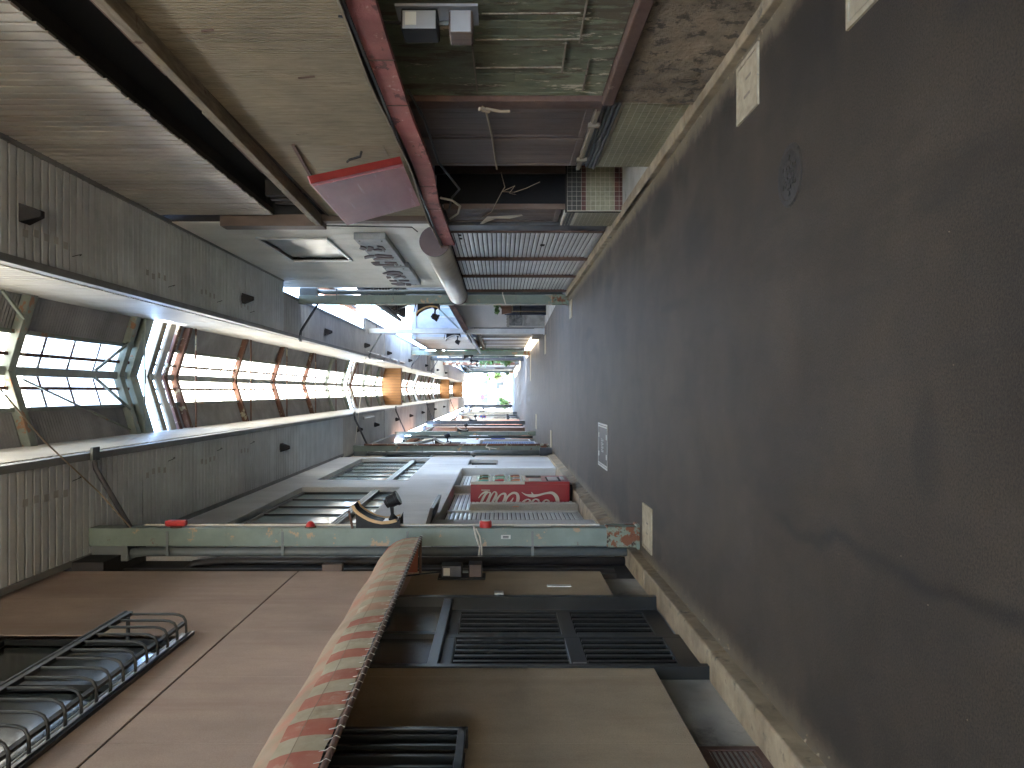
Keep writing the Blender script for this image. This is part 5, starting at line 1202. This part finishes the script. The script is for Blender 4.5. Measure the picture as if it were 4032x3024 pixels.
part('awning', MB().hexa([(-2.34, 33.6, 2.6), (-1.95, 33.6, 2.3), (-1.95, 37.6, 2.3), (-2.34, 37.6, 2.6), (-2.34, 33.6, 2.64), (-1.95, 33.6, 2.34), (-1.95, 37.6, 2.34), (-2.34, 37.6, 2.64)]), 'orange', t)
for k in range(6): part('door_board', MB().box(-2.34, -2.30, 33.8 + k * .6, 34.3 + k * .6, .1, 2.2), 'brown_board' if k % 2 else 'wood_grey', t)
t = house('white_house', 'white house with blue sign beside the black post', -1, -2.45, 38.4, 44.2, 5.4, 'house_white', 'gable_y', [(39.5, 41.4, 3.1, 4.3, 'aluminium', 'win_green', 1), (42, 43.6, 3.1, 4.3, 'bronze', 'win_dark')])
part('blue_panel', MB().box(-2.44, -2.36, 39, 41, 1.2, 1.9), 'sign_blue', t); part('door', MB().box(-2.44, -2.38, 42, 43, 0, 2.1), 'brown_board', t)
solo('advert_board', MB().hexa([(-2.1, 34.2, 0), (-1.95, 34.2, 0), (-1.95, 34.9, 0), (-2.1, 34.9, 0), (-2.1, 34.25, .95), (-2.05, 34.25, .95), (-2.05, 34.85, .95), (-2.1, 34.85, .95)]), 'orange', 'orange standing board in front of the timber shop', 'board', (-2, 34.5, 0), bevel=.01)
t = house('brown_shop', 'dark red brown shop with orange red boards along the pavement', -1, -2.1, 44.9, 56.8, 5.8, 'house_brown', 'flat', [(47.5, 49.5, 2.6, 3.6, 'bronze', 'win_dark'), (51, 54, 2.6, 3.6, 'aluminium', 'win_green', 3)], cat='shop')
for k in range(6): part('front_board', MB().box(-2.09, -2.02, 47 + k * 1.4, 48.3 + k * 1.4, .1, 2.3), 'orange', t)
t = house('sunlit_house', 'white house with dark louvred upper window in full sun', -1, -2.5, 57.0, 66, 5.2, 'house_white', 'gable_y', [(58, 61, 2.9, 4.1, 'aluminium', 'win_dark', 3), (62, 65, 2.9, 4.1, 'aluminium', 'win_green', 2), (58.5, 61, .9, 2.0, 'bronze', 'win_dark', 1)])
t = house('cream_shop', 'cream shop with slim awning in full sun', -1, -2.4, 67, 78, 4.8, 'house_cream', 'lean', [(68, 71, 2.9, 3.9, 'aluminium', 'win_green', 2), (73, 76, 2.9, 3.9, 'bronze', 'win_dark', 2), (69, 72, .5, 2.1, 'bronze', 'win_dark', 3)], cat='shop', rm='roof_rust')
t = house('far_white_house', 'white two storey house near the arcade end on the left', -1, -2.5, 79, 93, 5.8, 'house_white', 'gable_y', [(81, 84, 3.2, 4.5, 'aluminium', 'win_dark', 2), (87, 90, 3.2, 4.5, 'aluminium', 'win_green', 2), (81, 85, .6, 2.1, 'bronze', 'win_dark', 3)])
# right side: yard behind the post, dark roofed house, gable wall house, blue grey block
t = house('dark_roof_house', 'dark tiled house set back behind the small yard', 1, 3.2, 17.2, 21.9, 4.45, 'house_white', 'gable_y', [(17.2, 18.6, 1.1, 2.2, 'aluminium', 'win_green'), (19.6, 21.4, 1.2, 2.4, 'bronze', 'win_dark')], depth=3, over=1.08)
part('eave_soffit', MB().box(2.14, 3.2, 16.95, 22.2, 4.24, 4.3), 'pipe_dark', t)
for k in range(12): part('rafter_end', MB().box(2.12, 3.2, 17.0 + k * .45, 17.08 + k * .45, 4.14, 4.24), 'pipe_dark', t)
part('air_vent', MB().box(3.05, 3.2, 19.1, 19.6, 1.6, 1.9), 'house_white', t, .01)
for k in range(21): part('tile_roll', MB().bar((2.13, 16.95 + k * .25, 4.5), (4.6, 16.95 + k * .25, 5.9), .06, .05), 'roof_tile', t)
t = thing('gable_house', 'grey rendered house whose blank wall with sloping eave faces the camera', 'house', (4, 25, 0))
part('wall', MB().prism([(2.1, 0), (9, 0), (9, 6.6), (7.5, 5.6), (2.1, 2.55)], 'y', 25.0, 25.3), 'grey_render', t)
part('side_wall', MB().box(2.12, 2.3, 25.3, 30, 0, 2.5), 'grey_render', t)
part('roof', MB().hexa([(1.98, 24.6, 2.56), (7.6, 24.6, 5.76), (7.6, 30, 5.76), (1.98, 30, 2.56), (1.98, 24.6, 2.66), (7.6, 24.6, 5.9), (7.6, 30, 5.9), (1.98, 30, 2.66)]), 'roof_tile', t)
part('barge_board', MB().bar((1.95, 24.56, 2.52), (7.6, 24.56, 5.74), .05, .16), 'brown_trim', t)
part('gutter', MB().tube([(1.93, 24.5, 2.58), (1.93, 30, 2.58)], .05, 8), 'post_dark', t)
part('wall_vent', MB().tube([(2.9, 25.0, 2.62), (2.9, 24.85, 2.60)], .09, 8), 'dark', t)
t = house('blue_grey_block', 'plain blue grey rendered block rising behind the sloping eave', 1, 2.15, 30.2, 37.0, 4.75, 'blue_grey', 'flat', [], depth=7, rm='blue_grey')
part('side_band', MB().box(2.05, 2.15, 30.2, 37.0, 2.4, 4.8), 'stucco_jamb', t)
window_cam(t, 30.18, 2.9, 3.7, 3.0, 3.9, 'aluminium', 'win_green')
part('diagonal_pipe', MB().tube([(2.3, 30.14, 2.9), (3.0, 30.14, 3.6), (3.3, 30.14, 3.9)], .03, 6), 'pipe', t)
# slatted shopfront
t = thing('slatted_shopfront', 'shopfront of upright pale timber slats between the right hand posts', 'shop', (2.1, 31, 0))
part('backing', MB().box(2.09, 2.118, 25.4, 36.6, .15, 2.3), 'black', t)
y = 25.6; q = 0
while y < 36.4: part('slat', MB().box(2.080, 2.09, y, y + (.34, .22, .28)[q % 3], .3, 2.15), ('house_white', 'outer_wall', 'wood_grey')[q % 3], t); y += (.85, .62, .72)[q % 3]; q += 1
part('sill', MB().box(1.95, 2.15, 25.4, 36.6, .02, .28), 'wood_grey', t); part('lintel', MB().box(2.0, 2.15, 25.4, 36.6, 2.15, 2.28), 'wood_grey', t)
for k in range(8): part('roof_tile_row', MB().hexa([(1.80, 25.6 + k * 1.35, 2.34), (2.15, 25.6 + k * 1.35, 2.62), (2.15, 26.9 + k * 1.35, 2.62), (1.80, 26.9 + k * 1.35, 2.34), (1.80, 25.6 + k * 1.35, 2.40), (2.15, 25.6 + k * 1.35, 2.68), (2.15, 26.9 + k * 1.35, 2.68), (1.80, 26.9 + k * 1.35, 2.40)]), 'roof_tile', t)
# rusty roofed shed behind the canopy edge
t = house('rusty_roof_shed', 'tall grey sided building with a rusted corrugated roof behind the canopy', 1, 3.1, 21.5, 27.5, 6.6, 'house_grey', 'lean', [], depth=4, cat='building', rm='roof_rust')
for k in range(12): part('roof_rib', MB().bar((2.82, 21.5 + k * .5, 6.68), (6.9, 21.5 + k * .5, 7.9), .06, .05), 'roof_rust', t)
for k, (y0, y1, h, m, lab) in enumerate(((37.6, 45.8, 4.9, 'house_white', 'white house with grey balcony past the slatted shopfront'), (58.6, 68, 5.2, 'house_cream', 'cream house on the right beyond the hedge'),
                                        (69, 80, 4.6, 'house_white', 'white house with brown door on the right'), (81, 93, 5.4, 'house_grey', 'grey house at the end of the arcade on the right'))):
    t = house('right_house', lab, 1, 2.6, y0, y1, h, m, 'gable_y', [(y0 + 1, y0 + 3, 2.9, 4.0, 'aluminium', 'win_green'), (y0 + 4.5, y0 + 6.5, .9, 2.1, 'bronze', 'win_dark', 2)])
    part('door', MB().box(2.55, 2.6, y0 + 3.3, y0 + 4.2, 0, 2.05), 'brown_board', t)

# yard items
t = thing('block_wall', 'low wall of concrete slab and mottled grey blocks before the gable wall', 'wall', (2.25, 24.3, 0))
part('slab', MB().box(2.08, 2.44, 24.3, 24.42, .05, .74), 'block', t, .006)
for b in range(2): part('block', MB().box(2.09, 2.43, 24.29, 24.42, .75 + b * .215, .96 + b * .215), 'block_dark', t, .008)
for k in range(4): part('coping_tile', MB().tube([(2.10 + k * .095, 24.24, 1.20), (2.10 + k * .095, 24.46, 1.20)], .05, 8), 'concrete_grey', t)
t = thing('tarpaulin_bundle', 'bundle of dark blue grey tarpaulin standing upright in the yard', 'tarpaulin', (2.53, 23.6, 0))
for k in range(13):
    x = 2.37 + k * .026
    part('fold', MB().tube([(x, 23.6 + .04 * (k % 3), .04), (x + random.uniform(-.01, .01), 23.6 + .04 * (k % 2), .7), (x + random.uniform(-.012, .012), 23.62, random.uniform(1.22, 1.36))], .022, 6, rs=[.03, .022, .016]), 'tarp', t)
part('strap', MB().box(2.34, 2.72, 23.55, 23.57, .8, .84), 'cable', t)
def plant(name, label, x, y, z, r, h, n, m, pot=True, cat='plant', trunk_h=.0, seed=1, leafs=.09):
    rr = random.Random(seed); t = thing(name, label, cat, (x, y, z))
    if pot: part('pot', MB().tube([(x, y, z), (x, y, z + .26), (x, y, z + .3)], .15, 12, rs=[.11, .15, .16]), 'house_brown', t)
    z0 = z + (.3 if pot else 0)
    if trunk_h:
        part('trunk', MB().tube([(x, y, z), (x + .05, y, z + trunk_h * .5), (x - .03, y, z + trunk_h + h * .4)], .07, 7, rs=[.09, .07, .04]), 'trunk', t)
        br = MB()
        for k in range(6):
            a = k * 1.05; br.tube([(x, y, z + trunk_h), (x + math.cos(a) * r * .4, y + math.sin(a) * r * .4, z + trunk_h + h * .3), (x + math.cos(a) * r * .75, y + math.sin(a) * r * .75, z + trunk_h + h * .55)], .03, 5, rs=[.035, .025, .012])
        part('branch', br, 'trunk', t); z0 = z + trunk_h
    lf = MB()
    cl = [(rr.gauss(0, .42) * r, rr.gauss(0, .42) * r, rr.uniform(.1, .95) * h, rr.uniform(.25, .45) * r) for _ in range(max(4, n // 60))]
    for k in range(n):
        c = rr.choice(cl); px = x + c[0] + rr.gauss(0, 1) * c[3] * .5; py = y + c[1] + rr.gauss(0, 1) * c[3] * .5; pz = z0 + c[2] + rr.gauss(0, 1) * c[3] * .4
        d = Vector((rr.gauss(0, 1), rr.gauss(0, 1), rr.gauss(0, .7))).normalized(); e = d.cross(Vector((rr.gauss(0, 1), rr.gauss(0, 1), rr.gauss(0, 1)))).normalized(); L = leafs * rr.uniform(.6, 1.3); P = Vector((px, py, max(pz, z + .05)))
        lf.add([P - d * L, P + e * L * .4, P + d * L, P - e * L * .4], [(0, 1, 2, 3)])
    part('foliage', lf, m, t, kind='stuff'); return t
plant('potted_plant', 'spiky green plant in a pot on top of the tarpaulin bundle side', 2.5, 23.35, 1.1, .13, .22, 160, 'leaf', seed=2, leafs=.07)
plant('potted_plant', 'pale leafed potted plant behind the green post in the yard', 2.66, 23.3, 1.12, .12, .2, 140, 'leaf_pale', seed=3, leafs=.07)
solo('plant_shelf', MB().box(2.42, 2.85, 23.2, 23.5, 1.06, 1.09).box(2.8, 2.84, 23.22, 23.26, .05, 1.06).box(2.43, 2.46, 23.44, 23.48, .05, 1.06), 'wood_grey', 'small wooden shelf holding two potted plants in the yard', 'shelf', (2.9, 23.3, 0))
plant('hedge_shrub', 'tall green shrub beside the dark grey post on the right', 2.75, 52.0, 0, .9, 3.4, 1700, 'leaf', pot=False, cat='shrub', trunk_h=.4, seed=5, leafs=.16)
plant('hedge_shrub', 'second green shrub beyond the dark grey post on the right', 2.9, 55.5, 0, 1.0, 2.8, 1500, 'leaf_pale', pot=False, cat='shrub', trunk_h=.3, seed=6, leafs=.16)
plant('street_tree', 'bright green small tree growing where the street ends', 2.5, 127, 0, .8, 2.6, 700, 'leaf', pot=False, cat='tree', trunk_h=1.0, seed=8, leafs=.2)
plant('potted_bush', 'leafy green bush in a brown pot at the left end of the arcade', -1.5, 104, 0, .9, 1.3, 1000, 'leaf_pale', cat='plant', seed=9, leafs=.16)
plant('potted_bush', 'small bush at the foot of the farthest right post', 2.2, 88, 0, .4, .6, 300, 'leaf_pale', cat='plant', seed=10, leafs=.1)
solo('shrub_fence', MB().box(2.3, 2.34, 49, 57.5, .0, 1.25), 'leaf_pale', 'pale green screen fence in front of the right shrubs', 'fence', (2.3, 53, 0))

# bicycle
def bicycle(x, y, label):
    t = thing('bicycle', label, 'bicycle', (x, y, 0))
    def ring(c, r, th): 
        return MB().tube([(c[0], c[1] + r * math.cos(2 * math.pi * k / 20), c[2] + r * math.sin(2 * math.pi * k / 20)) for k in range(21)], th, 6, cap=False)
    for yy in (y - .52, y + .52):
        wl = part('wheel', ring((x, yy, .33), .31, .02), 'rubber', t)
        sp = MB()
        for k in range(8): sp.tube([(x, yy, .33), (x, yy + .3 * math.cos(k * math.pi / 4), .33 + .3 * math.sin(k * math.pi / 4))], .003, 4)
        part('spokes', sp, 'aluminium', wl)
    fr = MB()
    A, B, C, D, E = (x, y + .52, .33), (x, y + .05, .3), (x, y - .52, .33), (x, y + .2, .75), (x, y - .38, .8)
    for p, q in ((A, B), (B, D), (D, A), (B, E), (D, (x, y - .36, .7)), (E, C)): fr.tube([p, q], .016, 6)
    part('frame', fr, 'post_dark', t); part('saddle', MB().box(x - .07, x + .07, y + .1, y + .34, .82, .87), 'rubber', t, .02)
    part('seat_post', MB().tube([D, (x, y + .22, .83)], .014, 6), 'aluminium', t)
    part('handlebar', MB().tube([(x - .27, y - .25, 1.0), (x - .2, y - .36, .98), (x, y - .38, .96), (x + .2, y - .36, .98), (x + .27, y - .25, 1.0)], .013, 6).tube([E, (x, y - .38, .96)], .014, 6), 'aluminium', t)
    part('basket', MB().box(x - .15, x + .15, y - .72, y - .45, .75, .95), 'steel_grille', t)
bicycle(-1.95, 58.5, 'dark bicycle parked on the left in front of the sunlit house')
bicycle(-2.0, 64.0, 'second bicycle parked on the left near the cream post')
# round no parking signs
def nopark(x, y, z, r, label):
    t = thing('no_parking_sign', label, 'traffic sign', (x, y, 0), 'round blue and red no parking signs')
    part('pole', MB().tube([(x, y + .05, 0), (x, y + .05, z + r)], .03, 8), 'aluminium', t)
    part('rim', MB().disc((x, y, z), r, 'y', .02, 24), 'sign_red', t)
    part('disc', MB().disc((x, y - .012, z), r * .82, 'y', .01, 24), 'sign_blue', t)
    part('slash', MB().bar((x - r * .56, y - .02, z + r * .56), (x + r * .56, y - .02, z - r * .56), .01, r * .2, up=(1, 0, 1)), 'sign_red', t)
nopark(-2.3, 71, 3.05, .3, 'round blue no parking sign with red rim on the left side')
nopark(-.9, 118, 4.2, .35, 'small distant round blue no parking sign beyond the arcade')
# unseen houses added behind the camera to reflect warm fill light into the arcade
for k, (x0, x1, h, m) in enumerate(((-16, -5.5, 6.5, 'house_cream'), (-5, 6, 7.5, 'house_cream'), (6.5, 17, 6, 'house_cream'))):
    t = thing('bounce_house', ('wide cream', 'tall cream', 'lower cream')[k] + ' house added out of view behind the camera to bounce fill light', 'house', ((x0 + x1) / 2, -27, 0))
    part('wall', MB().box(x0, x1, -32, -26, 0, h), m, t)
    part('roof', MB().box(x0 - .2, x1 + .2, -32.2, -25.8, h, h + .2), 'roof_tile', t)
    for q in range(3):
        for z in (.9, 3.6): part('window', MB().box(x0 + 1 + q * 3.3, x0 + 2.8 + q * 3.3, -26, -25.95, z, z + 1.3), 'win_green', t)
# ------------------------------------------------------------------ beyond the arcade
specs = [(-1, -2.6, 96, 106, 5.2, 'house_cream', 'cream house just outside the arcade end on the left'), (-1, -2.4, 107, 122, 5.6, 'house_white', 'white house further out on the left in full sun'),
         (1, 3.2, 96, 110, 5.2, 'house_white', 'white house just outside the arcade end on the right'), (1, 3.6, 112, 126, 5.0, 'house_cream', 'cream house further out on the right in full sun')]
for s, x, y0, y1, h, m, lab in specs:
    t = house('open_street_house', lab, s, x, y0, y1, h, m, 'gable_y', [(y0 + 1, y0 + 3.5, 2.9, 4.1, 'aluminium', 'win_green', 2), (y0 + 5, y0 + 8, 2.9, 4.1, 'bronze', 'win_dark', 2), (y0 + 1.5, y0 + 4.5, .5, 2.1, 'bronze', 'win_dark', 3)], rm='roof_tile')
t = thing('street_end_house', 'white house facing down the street where it ends', 'house', (1, 138, 0))
part('wall', MB().box(-6, 9, 138, 146, 0, 6.4), 'house_white', t)
for k in range(5): window_cam(t, 138, -5 + k * 2.9, -3.3 + k * 2.9, 3.6, 4.9, 'bronze', 'win_dark', 1)
for k in range(3): window_cam(t, 138, -3.5 + k * 4.0, -1.8 + k * 4.0, .8, 2.2, 'brown_trim', 'win_dark', 2)
part('roof', MB().hexa([(-6.5, 137.2, 6.3), (9.5, 137.2, 6.3), (9.5, 142, 8.0), (-6.5, 142, 8.0), (-6.5, 137.2, 6.45), (9.5, 137.2, 6.45), (9.5, 142, 8.15), (-6.5, 142, 8.15)]), 'roof_tile', t)
part('door', MB().box(1.6, 2.8, 137.95, 138, 0, 2.1), 'brown_board', t); part('brown_screen', MB().box(-2.6, 1.2, 137.4, 137.5, 0, 1.6), 'brown_board', t)
solo('street_end_wall', MB().box(-7, 10, 134.5, 134.8, 0, .55), 'concrete_grey', 'low grey wall running across the end of the street', 'wall', (1, 134.6, 0))
def pole(x, y, h, label):
    t = thing('utility_pole', label, 'utility pole', (x, y, 0), 'utility poles beyond the arcade')
    part('mast', MB().tube([(x, y, 0), (x, y, h)], .15, 10, rs=[.17, .11]), 'concrete_grey', t)
    part('crossarm', MB().box(x - .9, x + .9, y - .05, y + .05, h - .9, h - .8), 'post_dark', t); part('crossarm', MB().box(x - .7, x + .7, y - .05, y + .05, h - 1.6, h - 1.5), 'post_dark', t)
    part('transformer', MB().tube([(x + .35, y, h - 3), (x + .35, y, h - 2.1)], .25, 12), 'pipe', t)
pole(2.9, 102, 9.5, 'concrete utility pole on the right just outside the arcade'); pole(-2.1, 112, 9.5, 'concrete utility pole on the left beyond the arcade'); pole(2.7, 131, 9.5, 'farthest concrete utility pole by the end of the street')
def sag(p, q, s, n=10): return [tuple(Vector(p).lerp(Vector(q), k / n) - Vector((0, 0, s * 4 * (k / n) * (1 - k / n)))) for k in range(n + 1)]
wl_ = [((2.1, 102, 8.6), (-2.9, 112, 8.6)), ((3.7, 102, 8.6), (3.5, 131, 8.6)), ((2.2, 102, 7.9), (2.0, 131, 7.9)), ((-2.9, 112, 7.9), (2.2, 131, 7.0)), ((3.0, 102, 5.6), (-2.1, 112, 5.4)), ((-6, 118, 6.2), (7, 120, 6.6))]
for k, (p, q) in enumerate(wl_):
    solo('overhead_wire', MB().tube(sag(p, q, .35), .022, 4), 'cable', 'overhead wire beyond the arcade, %s of six strung between poles' % names[k], 'wire', p, 'overhead wires beyond the arcade')

# cables inside the arcade
solo('tie_wire', MB().tube([(1.72, 25.0, 5.86 - .1), (.2, 23.8, 5.72), (-1.5, 22.45, 5.68)], .012, 6), 'white_cord', 'pale wire stretched across the arcade between the second posts', 'wire', (0, 24, 5.7))
solo('tie_wire', MB().tube([(-1.42, 8.02, 5.3), (-1.05, 8.0, 5.62), (-.45, 7.0, 5.60), (0.02, 6.0, 5.35)], .007, 6), 'cord_brown', 'thin tan cord slanting from the nearest post up towards the skylight', 'wire', (-1, 8, 5.5))
solo('tie_wire', MB().tube(sag((1.9, 41, 5.2), (1.35, 47, 5.7), .05), .02, 5), 'pipe', 'slanting grey wire from the right soffit down towards the third post', 'wire', (1.6, 44, 5.5))
solo('hanging_cable', MB().tube([(2.6, 21, 5.8), (2.35, 21.5, 5.5), (2.2, 21, 4.4), (2.25, 19.5, 3.6), (2.4, 18.3, 3.55), (2.35, 17.4, 3.8), (2.15, 16.6, 3.9)], .022, 8), 'pipe', 'pale grey conduit looping down behind the right hand posts', 'cable', (2.3, 19, 4), smooth=True)
for k, (p, q) in enumerate((((4.5, 17, 5.4), (2.0, 24, 5.3)), ((3.6, 18, 4.6), (2.3, 30, 6.3)))):
    solo('yard_wire', MB().tube(sag(p, q, .15), .010, 5), 'cable', ('upper' if k else 'lower') + ' thin black wire crossing the sky above the yard', 'wire', p, 'thin wires above the yard')
